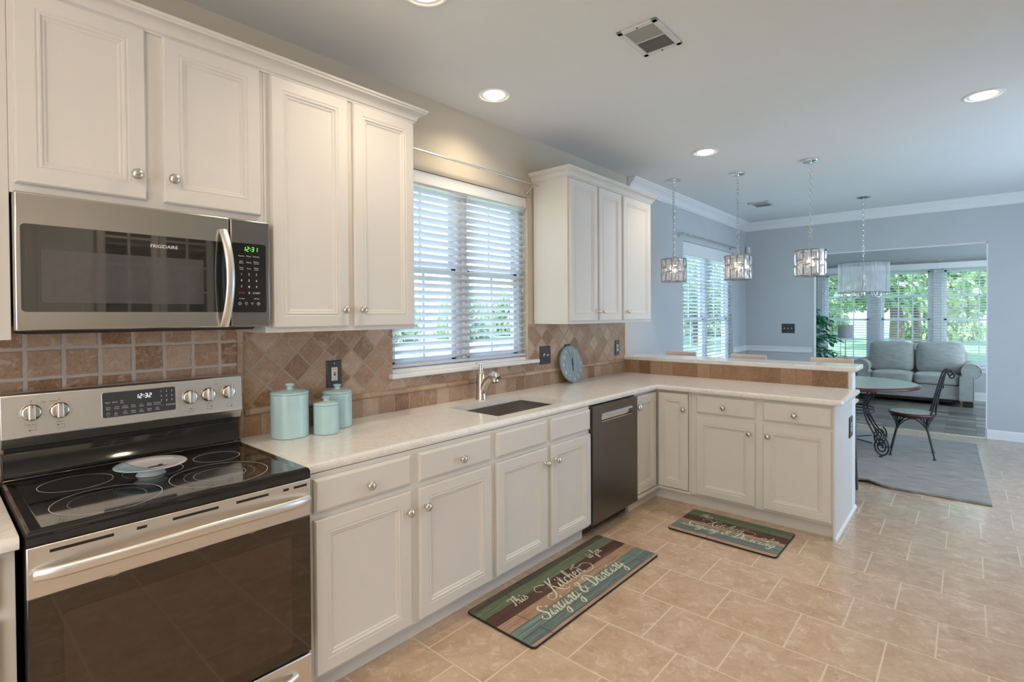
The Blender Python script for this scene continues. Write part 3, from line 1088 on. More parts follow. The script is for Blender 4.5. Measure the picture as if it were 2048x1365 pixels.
plate('charcoal outlet plate with a red reset button above the aqua canisters', 'outlet', (0.484, -0.0085, 1.168), -Y, Z, 0.086, 0.142, 'gfci', 'wall_outlet')
plate('charcoal double light switch plate on brown tile right of the sink window', 'light switch', (2.304, -0.0085, 1.156), -Y, Z, 0.138, 0.142, 'switch2', 'light_switch')
plate('dark outlet plate on the tile mostly hidden by the leaning clock', 'outlet', (2.607, -0.0085, 1.163), -Y, Z, 0.074, 0.132, 'outlet', 'wall_outlet')
plate('charcoal outlet plate on the brown tile near the raised bar', 'outlet', (3.424, -0.0085, 1.158), -Y, Z, 0.082, 0.142, 'outlet', 'wall_outlet')
plate('gray triple light switch plate on the dining room back wall', 'light switch', (XB - 0.0005, -0.581, 1.261), -X, Z, 0.17, 0.134, 'switch3', 'light_switch')
plate('dark outlet plate on the white end panel of the peninsula', 'outlet', (3.498, -1.8815, 0.647), -Y, Z, 0.13, 0.148, 'outlet', 'wall_outlet')

root = thing('motion_sensor', 'small white motion sensor high in the dining room corner', 'sensor', (XB, -0.035, 2.42))
obj('housing', MB().prism([(XB - 0.0005, -0.07, 2.375), (XB - 0.03, -0.062, 2.38), (XB - 0.042, -0.036, 2.385), (XB - 0.03, -0.01, 2.38), (XB - 0.0005, -0.003, 2.375)], (0, 0, 0.092)), 'white_plastic', root, bevel=0.004)
obj('lens', MB().box((XB - 0.0445, -0.054, 2.39), (XB - 0.036, -0.02, 2.42)), 'blind', root, bevel=0.003)
# ---------------------------------------------------------------- cabinets
DOOR = [(0, 0), (0, 0.014), (0.005, 0.020), (0.050, 0.020), (0.0525, 0.0175), (0.056, 0.0175), (0.0585, 0.0195), (0.063, 0.0185), (0.068, 0.0130), (0.073, 0.0125), (0.079, 0.0075), (0.083, 0.0070)]
DRAWER = [(0, 0), (0, 0.012), (0.006, 0.0165), (0.011, 0.019), (0.016, 0.019)]
KNOB = [(0.0075, 0.0), (0.0075, 0.002), (0.0045, 0.006), (0.0045, 0.011), (0.009, 0.0135), (0.0135, 0.017), (0.0155, 0.0215), (0.0145, 0.0255), (0.0105, 0.029), (0.005, 0.0305), (0.0, 0.031)]
_knob_me = {}


def knob(parent, at, nrm, mat='nickel', prof=KNOB, k=1.22):
    key = (tuple(nrm), mat, k)
    if key not in _knob_me:
        o = obj('knob', MB().lathe([(r * k, h * k) for r, h in prof], 18, (0, 0, 0), nrm), mat, None, smooth=60)
        _knob_me[key] = o.data
        bpy.data.objects.remove(o)
    o = bpy.data.objects.new('knob', _knob_me[key])
    COL.objects.link(o)
    o.parent = parent
    o.location = Vector(at) - origin_of(parent)
    return o


def front(kind, parent, p0, ax, nrm, w, h, kn=None, flat=False):
    """door or drawer front; p0 = lower-left corner on the face frame, kn = (a, z) of the knob"""
    prof = DOOR if kind == 'door' else DRAWER
    if flat:
        prof = DRAWER
    d = obj(kind, MB().nested(p0, ax, Z, nrm, w, h, prof), 'cabinet', parent, smooth=25)
    if kn:
        knob(d, Vector(p0) + Vector(ax) * kn[0] + Z * kn[1] + Vector(nrm) * 0.0195, nrm)
    return d


YB = -0.672     # base cabinet face frame
XP = 2.923      # peninsula face frame
ZD0, ZD1, ZR0, ZR1 = 0.112, 0.703, 0.730, 0.859


def base_cab(name, label, x0, x1, doors, drawers, knobs, dknobs):
    root = thing(name, label, 'cabinet', ((x0 + x1) / 2, -0.3, 0))
    c = MB()
    if name == 'sink_cabinet':
        c.box((x0, -0.012, 0.095), (x0 + 0.018, YB, ZC - 0.037)).box((x1 - 0.018, -0.012, 0.095), (x1, YB, ZC - 0.037)).box((x0 + 0.018, -0.012, 0.095), (x1 - 0.018, YB, 0.113)).box((x0 + 0.018, -0.640, 0.113), (x1 - 0.018, YB, ZC - 0.037)).box((x0 + 0.018, -0.012, 0.113), (x1 - 0.018, -0.024, 0.6))
    else:
        c.box((x0, -0.012, 0.095), (x1, YB, ZC - 0.037))
    c.box((x0, -0.05, 0.0), (x1, -0.615, 0.095))
    obj('body', c, 'cabinet', root, bevel=0.0015)
    for (a, b), k in zip(doors, knobs):
        front('door', root, (a, YB, ZD0), X, -Y, b - a, ZD1 - ZD0, None if k is None else (k - a, 0.617 - ZD0))
    for (a, b), k in zip(drawers, dknobs):
        front('drawer', root, (a, YB, ZR0), X, -Y, b - a, ZR1 - ZR0, None if k is None else (k - a, 0.785 - ZR0))
    return root


base_cab('base_cabinet', 'white base cabinet with two drawers and two doors right beside the range', -0.026, 0.990,
         [(0.010, 0.459), (0.504, 0.969)], [(0.010, 0.459), (0.504, 0.969)], [0.453 - 0.016, 0.549 - 0.016], [0.241, 0.753])
base_cab('sink_cabinet', 'white two-door sink base cabinet with plain false fronts left of the dishwasher', 0.990, 1.908,
         [(1.011, 1.437), (1.481, 1.900)], [(1.011, 1.437), (1.481, 1.900)], [1.436 - 0.02, 1.539 - 0.02], [None, None])
base_cab('base_cabinet', 'white base cabinet at the photo edge left of the range', -1.75, -0.800, [(-1.68, -0.832)], [(-1.68, -0.832)], [-1.64], [-1.25])

# corner cabinet with a folding two-panel door
root = thing('corner_cabinet', 'white corner base cabinet with folding door between dishwasher and peninsula', 'cabinet', (2.9, -0.4, 0))
c = MB().box((2.520, -0.012, 0.095), (3.575, -0.645, ZC - 0.037)).box((XP + 0.012, -0.645, 0.095), (3.575, -0.925, ZC - 0.037))
c.box((2.52, -0.05, 0), (3.5, -0.620, 0.095)).box((2.972, -0.620, 0), (3.5, -0.9358, 0.095))
c.box((2.518, YB, 0.095), (2.533, -0.640, ZC - 0.037)).box((XP, -0.918, 0.095), (XP + 0.02, -0.935, ZC - 0.037)).box((2.518, YB - 0.008, 0.095), (XP - 0.012, -0.645, 0.113)).box((XP - 0.012, -0.64, 0.095), (XP + 0.02, -0.93, 0.113))
obj('body', c, 'cabinet', root)
d = obj('door', MB().nested((2.536, -0.650, 0.118), X, Z, -Y, 2.884 - 2.536, 0.742, DOOR), 'cabinet', root, smooth=25)
kk = knob(d, (2.566, -0.670, 0.781), -Y, 'chrome', [(0.006, 0), (0.006, 0.008), (0.020, 0.012), (0.024, 0.020), (0.020, 0.030), (0.008, 0.036), (0.0, 0.037)])
kk['label'] = 'large clear-capped chrome knob'
d = obj('door', MB().nested((XP - 0.002, -0.676, 0.118), -Y, Z, -X, 0.916 - 0.676, 0.742, DOOR), 'cabinet', root, smooth=25)
knob(d, (XP - 0.0215, -0.886, 0.742), -X)

# peninsula cabinet
root = thing('peninsula_cabinet', 'white peninsula cabinet with two drawers and two doors under the raised bar', 'cabinet', (3.2, -1.4, 0))
c = MB().box((XP, -0.936, 0.095), (3.560, -1.868, ZC - 0.037)).box((2.972, -0.936, 0), (3.5, -1.868, 0.095))
obj('body', c, 'cabinet', root, bevel=0.0015)
obj('end_panel', MB().box((XP - 0.004, -1.8685, 0.0), (3.578, -1.881, ZC - 0.037)), 'cabinet', root, bevel=0.002)
obj('shoe_moulding', MB().sweep([((XP - 0.004, -1.8812, 0), -Y, Z), ((3.578, -1.8812, 0), -Y, Z)], [(0, 0), (0.012, 0), (0.010, 0.010), (0.004, 0.018), (0, 0.02)]), 'trim', root)
for a, b, k, dk in ((-0.9806, -1.3988, -1.365, -1.185), (-1.4515, -1.8607, -1.487, -1.651)):
    front('door', root, (XP, a, ZD0), -Y, -X, a - b, ZD1 - ZD0, (a - k, 0.625 - ZD0))
    front('drawer', root, (XP, a, ZR0), -Y, -X, a - b, ZR1 - ZR0, (a - dk, 0.788 - ZR0))

# knee wall carrying the raised bar
root = struct('wall_peninsula', MB().box((3.582, -0.0005, 0), (3.722, -1.8805, 1.036)), 'trim', smooth=0)
tk = MB().box((3.5715, -0.0095, ZC), (3.5815, -1.855, 1.035))
o = obj('tile_strip', tk, 'tile_knee', root, smooth=0)
struct('baseboard_peninsula', MB().sweep([((3.5795, -1.8812, 0), -Y, Z), ((3.722, -1.8812, 0), -Y, Z)], [(0, 0), (0.012, 0), (0.010, 0.010), (0.004, 0.018), (0, 0.02)]), 'trim')
# counter tops -------------------------------------------------------------
NOSE = [(0.0, 0.0), (0.020, 0.0), (0.0275, -0.004), (0.0305, -0.011), (0.0310, -0.018), (0.0305, -0.025), (0.0275, -0.032), (0.020, -0.036), (0.0, -0.036)]


def nose_path(pts, inward):
    return [((x, y, ZC), (nx, ny, 0), Z) for (x, y, nx, ny) in pts]


def counter():
    t0, t1 = ZC - 0.036, ZC
    s = MB()
    e = 0.031
    yc, xpc, ye = -0.6805 + e, 2.880 + e, -1.930 + e
    SX0, SX1, SY0, SY1 = 1.145, 1.815, -0.172, -0.575
    for a, b in (((-0.026, -0.010), (SX0, yc)), ((SX0, -0.010), (SX1, SY0)), ((SX0, SY1), (SX1, yc)), ((SX1, -0.010), (xpc + 0.04, yc)), ((xpc + 0.04, -0.010), (3.570, yc - 0.04)), ((xpc, yc - 0.04), (3.570, ye))):
        s.box((a[0], a[1], t0), (b[0], b[1], t1))
    rin = 0.04
    # fillet patch in the inside corner
    cpt = (xpc, yc - rin)
    cx_, cy_ = xpc - 0.0, yc
    arcp = [(xpc + rin * 0 - rin * 0 + 0, 0)]
    path = [(-0.026, yc, 0, -1)]
    ccx, ccy = xpc + 0.04 - 0.04 - 0.04, yc - 0.04          # centre of the concave fillet
    fan = [(xpc, yc, t1), ]
    pts2 = []
    for i in range(9):
        a = PI / 2 * (1 - i / 8)
        px, py = ccx + 0.04 * math.cos(a), ccy + 0.04 * math.sin(a)
        path.append((px, py, -math.cos(a), -math.sin(a)))
        pts2.append((px, py))
    poly = [(xpc + 0.04, yc)] + [(p[0], p[1]) for p in pts2] + [(xpc + 0.04, yc - 0.04)]
    s.prism([(p[0], p[1], t0) for p in poly], (0, 0, t1 - t0))
    # convex outer corner of the peninsula end
    r = 0.02
    s2 = []
    for i in range(7):
        a = PI + PI / 2 * i / 6
        path.append((xpc + r + r * math.cos(a) - 0.0, ye + r + r * math.sin(a), math.cos(a), math.sin(a)))
    path.append((3.570, ye, 0, -1))
    s.sweep(nose_path(path, 1), NOSE)
    return s


ct = obj('countertop', counter(), 'quartz', None, smooth=35)
tag(ct, 'white quartz counter running from the range past the sink and along the peninsula', 'countertop')
s = MB().box((-1.80, -0.010, ZC - 0.036), (-0.795, -0.682, ZC)).sweep([((-1.80, -0.682, ZC), -Y, Z), ((-0.795, -0.682, ZC), -Y, Z)], NOSE)
tag(obj('countertop', s, 'quartz', None, smooth=35), 'small piece of white quartz counter at the photo edge left of the range', 'countertop')
s = MB()
bx0, bx1, bye = 3.5612, 3.912, -1.906
s.box((bx0 + 0.012, -0.002, 1.0370), (bx1 - 0.012, bye + 0.012, 1.0735))
bn = [(0.0, 0.0), (0.006, 0.0), (0.011, -0.004), (0.012, -0.012), (0.012, -0.026), (0.011, -0.033), (0.006, -0.0365), (0, -0.0365)]
pth = [((bx0 + 0.012, -0.002, 1.0735), (-1, 0, 0), Z), ((bx0 + 0.012, bye + 0.012, 1.0735), (-0.7071 * 1.414, -0.7071 * 1.414, 0), Z), ((bx1 - 0.012, bye + 0.012, 1.0735), (1, -1, 0), Z), ((bx1 - 0.012, -0.002, 1.0735), (1, 0, 0), Z)]
s.sweep(pth, bn)
tag(obj('bar_counter', s, 'quartz', None, smooth=35), 'white quartz raised bar ledge on the low wall with brown tile strip', 'countertop')

# sink ----------------------------------------------------------------------
root = thing('sink', 'stainless steel undermount sink set in the white counter', 'sink', (1.48, -0.37, ZC - 0.2))
sk = MB()
x0, x1, y0, y1 = 1.142, 1.818, -0.169, -0.578
zt, zb = ZC - 0.0395, 0.70
rg = lambda z_, i: [(x0 + i, y1 + i, z_), (x1 - i, y1 + i, z_), (x1 - i, y0 - i, z_), (x0 + i, y0 - i, z_)]
L = [rg(zt, -0.012), rg(zt, 0.0), rg(zb + 0.02, 0.003), rg(zb + 0.005, 0.008), rg(zb, 0.02)]
vs = [p for r_ in L for p in r_]
fs = [(i * 4 + k, (i + 1) * 4 + k, (i + 1) * 4 + (k + 1) % 4, i * 4 + (k + 1) % 4) for i in range(4) for k in range(4)] + [(16, 19, 18, 17)]
o_ = obj('basin', MB().add(vs, fs), 'steel_warm', root, smooth=30)
so = o_.modifiers.new('solid', 'SOLIDIFY')
so.thickness = 0.0015
obj('drain', MB().lathe([(0.045, 0), (0.045, 0.003), (0.035, 0.004), (0.03, 0.001), (0.0, 0.001)], 24, (1.48, -0.34, zb + 0.001)), 'chrome', root)

# faucet ----------------------------------------------------------------------
fx, fy = 1.507, -0.085
root = thing('faucet', 'brushed nickel kitchen faucet behind the sink', 'faucet', (fx, fy, ZC))
fb = MB().lathe([(0.037, 0.0005), (0.037, 0.005), (0.0345, 0.010), (0.0325, 0.06), (0.0300, 0.12), (0.0280, 0.15), (0.024, 0.178), (0.017, 0.190)], 24, (fx, fy, ZC))
obj('body', fb, 'nickel', root, smooth=50)
sp = smooth_pts([(fx, fy - 0.004, ZC + 0.03), (fx, fy - 0.020, ZC + 0.075), (fx - 0.003, fy - 0.050, ZC + 0.118), (fx - 0.007, fy - 0.085, ZC + 0.148), (fx - 0.010, fy - 0.118, ZC + 0.158)], 6)
obj('spout', MB().tube(sp, [0.0265 - 0.005 * i / (len(sp) - 1) for i in range(len(sp))], 16), 'nickel', root, smooth=60)
hd = MB().tube([(fx - 0.009, fy - 0.095, ZC + 0.160), (fx - 0.012, fy - 0.125, ZC + 0.166), (fx - 0.014, fy - 0.150, ZC + 0.160), (fx - 0.015, fy - 0.168, ZC + 0.150)], [0.021, 0.0275, 0.0290, 0.020], 18)
hd.cyl((fx - 0.014, fy - 0.140, ZC + 0.155), (fx - 0.014, fy - 0.143, ZC + 0.128), 0.0265, 20, 0.0240)
h_ = obj('spray_head', hd, 'chrome', root, smooth=50)
obj('nozzle', MB().cyl((fx - 0.014, fy - 0.143, ZC + 0.128), (fx - 0.014, fy - 0.1435, ZC + 0.122), 0.021, 20), 'black', h_)
lv = MB().tube(smooth_pts([(fx, fy, ZC + 0.183), (fx + 0.001, fy + 0.003, ZC + 0.215), (fx, fy + 0.002, ZC + 0.238)], 5), [0.017, 0.0165, 0.016, 0.0155, 0.015, 0.0145, 0.014, 0.0135, 0.013, 0.0125, 0.012], 14)
lv.obox((fx + 0.004, fy - 0.004, ZC + 0.240), (1, 0.05, 0), (0, 1, 0), Z, 0.052, 0.010, 0.003)
obj('lever', lv, 'nickel', root, smooth=50)


# ---------------------------------------------------------------- wall cabinets
YU = -0.326


def wall_cab(name, label, x0, x1, z0, z1, doors, knobs, dz0, dz1):
    root = thing(name, label, 'cabinet', ((x0 + x1) / 2, -0.1, z0))
    obj('body', MB().box((x0, -0.010, z0), (x1, YU, z1)), 'cabinet', root, bevel=0.0015)
    for (a, b), k in zip(doors, knobs):
        front('door', root, (a, YU, dz0), X, -Y, b - a, dz1 - dz0, None if k is None else (k[0] - a, k[1] - dz0))
    return root


ZU, ZT = 1.404, 2.508
wall_cab('wall_cabinet', 'white wall cabinet at the photo edge left of the microwave', -1.75, -0.770, ZU, ZT, [(-1.72, -1.30), (-1.27, -0.822)], [None, (-1.235, 1.50)], 1.424, 2.480)
wall_cab('wall_cabinet', 'short white two-door cabinet above the microwave', -0.7695, -0.006, 1.857, ZT, [(-0.757, -0.419), (-0.366, -0.024)], [(-0.452, 1.966), (-0.340, 1.970)], 1.886, 2.483)
wall_cab('wall_cabinet', 'tall white two-door wall cabinet between microwave and sink window', -0.005, 0.771, ZU, ZT, [(0.018, 0.376), (0.405, 0.758)], [(0.345, 1.501), (0.438, 1.501)], 1.424, 2.478)
wall_cab('wall_cabinet', 'white three-door wall cabinet right of the sink window', 2.167, 3.490, ZU, ZT, [(2.183, 2.550), (2.574, 2.924), (2.955, 3.444)], [(2.535, 1.499), (2.606, 1.499), (3.000, 1.499)], 1.426, 2.472)

CRN = [(0.0, 0.0), (0.005, 0.0), (0.006, 0.008), (0.012, 0.012), (0.016, 0.022), (0.026, 0.036), (0.040, 0.044), (0.048, 0.047), (0.049, 0.054), (0.056, 0.057), (0.059, 0.065), (0.0, 0.065)]


def crown_run(label, x0, x1, left_ret, right_ret):
    z0 = 2.482
    path = []
    yb, yf = -0.002, YU - 0.001
    if left_ret:
        path += [((x0, yb, z0), -X, Z), ((x0, yf, z0), -X - Y, Z)]
    else:
        path += [((x0, yf, z0), -Y, Z)]
    if right_ret:
        path += [((x1, yf, z0), X - Y, Z), ((x1, yb, z0), X, Z)]
    else:
        path += [((x1, yf, z0), -Y, Z)]
    o = obj('crown_moulding', MB().sweep(path, CRN), 'cabinet', None, smooth=30)
    return tag(o, label, 'crown moulding')


crown_run('white crown moulding along the cabinet tops left of the window', -1.75, 0.7715, False, True)
crown_run('white crown moulding around the top of the cabinet right of the window', 2.1665, 3.4905, True, True)
# ---------------------------------------------------------------- seven-segment digits
SEG = {'0': 'abcdef', '1': 'bc', '2': 'abged', '3': 'abgcd'}


def seven(mb, txt, o, ax, ay, h):
    o, ax, ay = Vector(o), Vector(ax), Vector(ay)
    nrm = ax.cross(ay)
    w, t = h * 0.5, h * 0.13
    x = 0.0
    for ch in txt:
        if ch == ':':
            for q in (0.28, 0.72):
                mb.obox(o + ax * (x + t * 0.5) + ay * h * q, ax, ay, nrm, t * 0.55, t * 0.55, 0.0004)
            x += t * 2.2
            continue
        for sgm in SEG[ch]:
            cx, cy, hx, hy = {'a': (w / 2, h, w / 2 - t * .6, t / 2), 'g': (w / 2, h / 2, w / 2 - t * .6, t / 2), 'd': (w / 2, 0, w / 2 - t * .6, t / 2),
                              'b': (w, h * .75, t / 2, h / 4 - t * .45), 'c': (w, h * .25, t / 2, h / 4 - t * .45), 'f': (0, h * .75, t / 2, h / 4 - t * .45), 'e': (0, h * .25, t / 2, h / 4 - t * .45)}[sgm]
            sk_ = 0.08 * (cy - h / 2)
            mb.obox(o + ax * (x + cx + sk_) + ay * cy, ax, (ay + ax * 0.08).normalized(), nrm, hx, hy, 0.0004)
        x += w + t * 2.6
    return x


def rrect(w, h, r, n=5):
    out = []
    for (cx, cy, a0) in ((w - r, r, -PI / 2), (w - r, h - r, 0), (r, h - r, PI / 2), (r, r, PI)):
        for i in range(n + 1):
            a = a0 + PI / 2 * i / n
            out.append((cx + r * math.cos(a), cy + r * math.sin(a)))
    return out


def rpanel(o, ax, ay, w, h, r, depth):
    o, ax, ay = Vector(o), Vector(ax), Vector(ay)
    nrm = ax.cross(ay)
    return MB().prism([o + ax * a + ay * b for a, b in rrect(w, h, r)], nrm * depth)


# ---------------------------------------------------------------- microwave
x0, x1, yf, z0, z1 = -0.7662, -0.0072, -0.3796, 1.4314, 1.8544
root = thing('microwave', 'stainless over-the-range microwave with black door glass and green clock', 'microwave', (-0.387, -0.19, z0))
obj('body', MB().box((x0 + 0.002, -0.010, z0 + 0.012), (x1 - 0.002, yf + 0.045, z1)), 'steel_warm', root, bevel=0.003)
obj('underside', MB().prism([(x0 + 0.03, -0.02, z0 + 0.0115), (x0 + 0.03, -0.02, z0 - 0.012), (x0 + 0.03, yf + 0.10, z0 - 0.012), (x0 + 0.03, yf + 0.055, z0 + 0.0115)], (x1 - x0 - 0.06, 0, 0)), 'black', root)
XD = -0.160
door = obj('door', MB().box((x0, yf, z0), (XD - 0.0015, yf + 0.042, z1)), 'steel_warm', root, bevel=0.006, segs=3)
obj('door_glass', rpanel((-0.752, yf - 0.0002, 1.490), X, Z, 0.590, 0.268, 0.012, 0.002), 'micro_glass', door, smooth=30)
obj('viewing_window', rpanel((-0.706, yf - 0.0023, 1.519), X, Z, 0.452, 0.164, 0.004, 0.0006), 'micro_window', door, smooth=30)
lg = MB().text('FRIGIDAIRE', (-0.421, yf - 0.0026, 1.7155), X, Z, 0.0165)
obj('logo', lg, 'print_white', door, smooth=0)
hp = []
for i in range(17):
    t = i / 16
    hp.append((-0.186 + 0.006 * math.sin(PI * t), yf - 0.008 - 0.050 * math.sin(PI * t) ** 0.8, 1.437 + 0.365 * t))
hm = MB()
path = []
for i, p in enumerate(hp):
    a, b = Vector(hp[max(i - 1, 0)]), Vector(hp[min(i + 1, 16)])
    tg = (b - a).normalized()
    path.append((Vector(p), X, X.cross(tg)))
wd = 0.0155
hm.sweep(path, [(wd * math.cos(2 * PI * k / 16), 0.0075 * math.sin(2 * PI * k / 16)) for k in range(16)])
for zz in (1.441, 1.797):
    hm.box((-0.196, yf + 0.002, zz - 0.006), (-0.178, yf - 0.014, zz + 0.006))
obj('handle', hm, 'steel', door, smooth=60)
cpn = obj('control_panel', MB().box((XD + 0.0015, yf, z0), (x1, yf + 0.042, z1)), 'steel_dark', root, bevel=0.006, segs=3)
obj('keypad', rpanel((-0.154, yf - 0.0002, 1.489), X, Z, 0.129, 0.272, 0.008, 0.002), 'black_glass', cpn, smooth=30)
dg = MB()
yk = yf - 0.0026
seven(dg, '12:31', (-0.113, yk, 1.7305), X, Z, 0.0165)
obj('clock_digits', dg, 'green_led', cpn, smooth=0)
kt = MB()
for r_, row in enumerate((('Popcorn', 'Potato', 'Beverage'), ('Melt/\nSoften', 'Reheat', 'Defrost\nauto/wt'), ('Timer\nCook', 'Timer', 'Power\nLevel'))):
    for c_, tx in enumerate(row):
        ln = tx.split('\n')
        for k, s_ in enumerate(ln):
            kt.text(s_, (-0.120 + 0.0285 * c_, yk, 1.7085 - 0.0245 * r_ - 0.0066 * (k - (len(ln) - 1) / 2)), X, Z, 0.0066, 'CENTER')
for r_, row in enumerate(('123', '456', '789')):
    for c_, tx in enumerate(row):
        kt.text(tx, (-0.120 + 0.0285 * c_, yk, 1.635 - 0.0245 * r_), X, Z, 0.0125, 'CENTER')
kt.text('0', (-0.0915, yk, 1.5615), X, Z, 0.0125, 'CENTER').text('START', (-0.063, yk, 1.562), X, Z, 0.0098, 'CENTER')
kt.text('+10 Sec', (-0.120, yk, 1.541), X, Z, 0.0066, 'CENTER').text('+30 Sec', (-0.063, yk, 1.541), X, Z, 0.0066, 'CENTER')
for i, q in enumerate((-0.127, -0.103, -0.080, -0.056)):
    if i in (0, 3):
        kt.tube(arc((q, yk, 1.5235), 0.0052, 0, 2 * PI, 16, X, Z)[:-1], 0.0006, 4, closed=True)
        kt.tube([(q, yk, 1.527), (q, yk, 1.5235), (q + 0.0025, yk, 1.5235)], 0.0005, 4)
    elif i == 1:
        kt.tube(arc((q, yk, 1.5245), 0.0042, -0.9, PI + 0.9, 14, X, Z), 0.0006, 4).tube([(q - 0.0018, yk, 1.5185), (q + 0.0018, yk, 1.5185)], 0.0006, 4)
    else:
        kt.tube([(q - 0.004, yk, 1.5275), (q, yk, 1.5225), (q + 0.004, yk, 1.5275)], 0.0007, 4).tube([(q, yk, 1.5225), (q, yk, 1.5185)], 0.0007, 4)
obj('key_legend', kt, 'print_white', cpn, smooth=0)
obj('stop_key', MB().text('STOP', (-0.120, yk, 1.562), X, Z, 0.0098, 'CENTER'), 'print_red', cpn, smooth=0)

# ---------------------------------------------------------------- range
x0, x1 = -0.786, -0.0285
yr = -0.7337
root = thing('range', 'stainless electric range with black glass cooktop and five knobs', 'range', (-0.407, -0.4, 0))
obj('body', MB().box((x0 + 0.004, -0.03, 0.03), (x1 - 0.004, -0.66, 0.905)), 'black', root, bevel=0.003)
fm = MB()
for px in (x0 + 0.05, x1 - 0.05):
    for py in (-0.1, -0.60):
        fm.cyl((px, py, 0.0), (px, py, 0.031), 0.018, 12)
obj('foot', fm, 'black', root)
# cooktop: black frame with a raised rim, glass set inside
ck = MB()
zr = 0.926
fr = [((x0, -0.135), (x1, -0.135)), ]
ck.nested((x0, yr, 0.887), X, Y, Z, x1 - x0, yr * -1 - 0.135, [(0, 0), (0, 0.026), (0.004, 0.035), (0.010, 0.039), (0.020, 0.0375), (0.030, 0.0345), (0.036, 0.0345)])
top = obj('cooktop', ck, 'black_glass', root, smooth=30)
rings = MB()


def ring(cx, cy, r, w=0.0016, dotted=0):
    n = 72
    if dotted:
        for k in range(dotted):
            a0 = 2 * PI * k / dotted
            a1 = a0 + 2 * PI / dotted * 0.45
            rings.add([(cx + (r + s_ * w / 2) * math.cos(a), cy + (r + s_ * w / 2) * math.sin(a), 0.9221) for a in (a0, a1) for s_ in (-1, 1)], [(0, 1, 3, 2)])
        return
    vs, fs = [], []
    for k in range(n):
        a = 2 * PI * k / n
        for s_ in (-1, 1):
            vs.append((cx + (r + s_ * w / 2) * math.cos(a), cy + (r + s_ * w / 2) * math.sin(a), 0.9221))
    for k in range(n):
        j = (k + 1) % n
        fs.append((2 * k, 2 * k + 1, 2 * j + 1, 2 * j))
    rings.add(vs, fs)


ring(-0.617, -0.291, 0.098)
ring(-0.583, -0.560, 0.136)
ring(-0.583, -0.560, 0.095, 0.0012, 70)
ring(-0.408, -0.330, 0.090)
ring(-0.190, -0.304, 0.079)
ring(-0.266, -0.553, 0.150)
ring(-0.266, -0.553, 0.108, 0.0012, 80)
ring(-0.266, -0.553, 0.080, 0.0010)
obj('burner_markings', rings, 'print_white', top, smooth=0)
# riser behind the glass and sloping control console
prof = [(-0.135, 0.918), (-0.135, 0.932), (-0.118, 0.940), (-0.100, 0.985), (-0.094, 1.012), (-0.06, 1.012), (-0.03, 1.0), (-0.03, 0.918)]
obj('riser', MB().prism([(x0 + 0.004, a, b) for a, b in prof], (x1 - x0 - 0.008, 0, 0)), 'black_glass', root, bevel=0.003, smooth=40)
xb0, xb1 = -0.781, -0.008
prof = [(-0.020, 1.020), (-0.066, 1.024), (-0.090, 1.062), (-0.078, 1.206), (-0.070, 1.214), (-0.020, 1.214)]
con = obj('control_console', MB().prism([(xb0, a, b) for a, b in prof], (xb1 - xb0, 0, 0)), 'steel', root, bevel=0.0025, smooth=30)
obj('console_gap', MB().box((xb0 + 0.01, -0.03, 1.000), (xb1 - 0.01, -0.058, 1.0215)), 'black', root)
up = Vector((0, 0.012, 0.144)).normalized()      # up the console face
nf = X.cross(up)                                  # out of the face
fc = lambda x, z, d=0.0: Vector((x, -0.090 + (z - 1.062) / 0.144 * 0.012, z)) + nf * d
ds = obj('display_panel', MB().prism([fc(-0.507, 1.094) + X * a + up * b for a, b in rrect(0.240, 0.094, 0.007)], nf * 0.0018), 'panel_gray', con, smooth=30)
bz = MB().tube([fc(-0.507, 1.094, 0.0008) + X * a + up * b for a, b in rrect(0.240, 0.094, 0.007)], 0.0012, 6, closed=True)
obj('display_trim', bz, 'chrome', con)
dg = MB()
seven(dg, '12:32', fc(-0.402, 1.1555, 0.0024), X, up, 0.0155)
obj('clock_digits', dg, 'white_led', con, smooth=0)
kt = MB()
d_ = 0.0023
for tx, x, z in (('Bake', -0.490, 1.147), ('Broil', -0.468, 1.147), ('Air', -0.446, 1.150), ('Fry', -0.446, 1.1425)):
    kt.text(tx, fc(x, z, d_), X, up, 0.0078, 'CENTER')
for i, tx in enumerate(('Conv\nBake', 'Conv\nRoast', 'Quick\nPreheat', 'Slow\nCook', 'Lo\nWarm', 'Keep\nWarm', 'Convect\nConvert')):
    for k, s_ in enumerate(tx.split('\n')):
        kt.text(s_, fc(-0.489 + 0.0262 * i, 1.1295 - 0.0068 * k, d_), X, up, 0.0066, 'CENTER')
for i, tx in enumerate(('Self\nClean', 'Steam\nClean', 'Set\nClock', 'Delay\nStart', 'Add\n1 Min')):
    for k, s_ in enumerate(tx.split('\n')):
        kt.text(s_, fc(-0.437 + 0.0262 * i, 1.1085 - 0.0068 * k, d_), X, up, 0.0066, 'CENTER')
for r_, row in enumerate(('123', '456', '789')):
    for c_, tx in enumerate(row):
        kt.text(tx, fc(-0.317 + 0.0185 * c_, 1.170 - 0.0185 * r_, d_), X, up, 0.0105, 'CENTER')
kt.text('0', fc(-0.2985, 1.1145, d_), X, up, 0.0105, 'CENTER').text('START', fc(-0.281, 1.1145, d_), X, up, 0.0088, 'CENTER')
kt.tube([fc(-0.490 + 0.0042 * math.cos(a), 1.1075 + 0.0042 * math.sin(a), d_) for a in [-0.8 + (PI + 1.6) * i / 14 for i in range(15)]], 0.0006, 4)
kt.tube([fc(-0.492, 1.100, d_), fc(-0.488, 1.100, d_)], 0.0006, 4)
kt.tube([fc(-0.466 + a, 1.099 + b, d_) for a, b in ((-0.0045, 0), (0.0045, 0), (0.0045, 0.006), (-0.0045, 0.006))], 0.0006, 4, closed=True)
kt.tube([fc(-0.466 + 0.0033 * math.cos(PI * i / 10), 1.105 + 0.005 * math.sin(PI * i / 10), d_) for i in range(11)], 0.0006, 4)
obj('key_legend', kt, 'print_white', con, smooth=0)
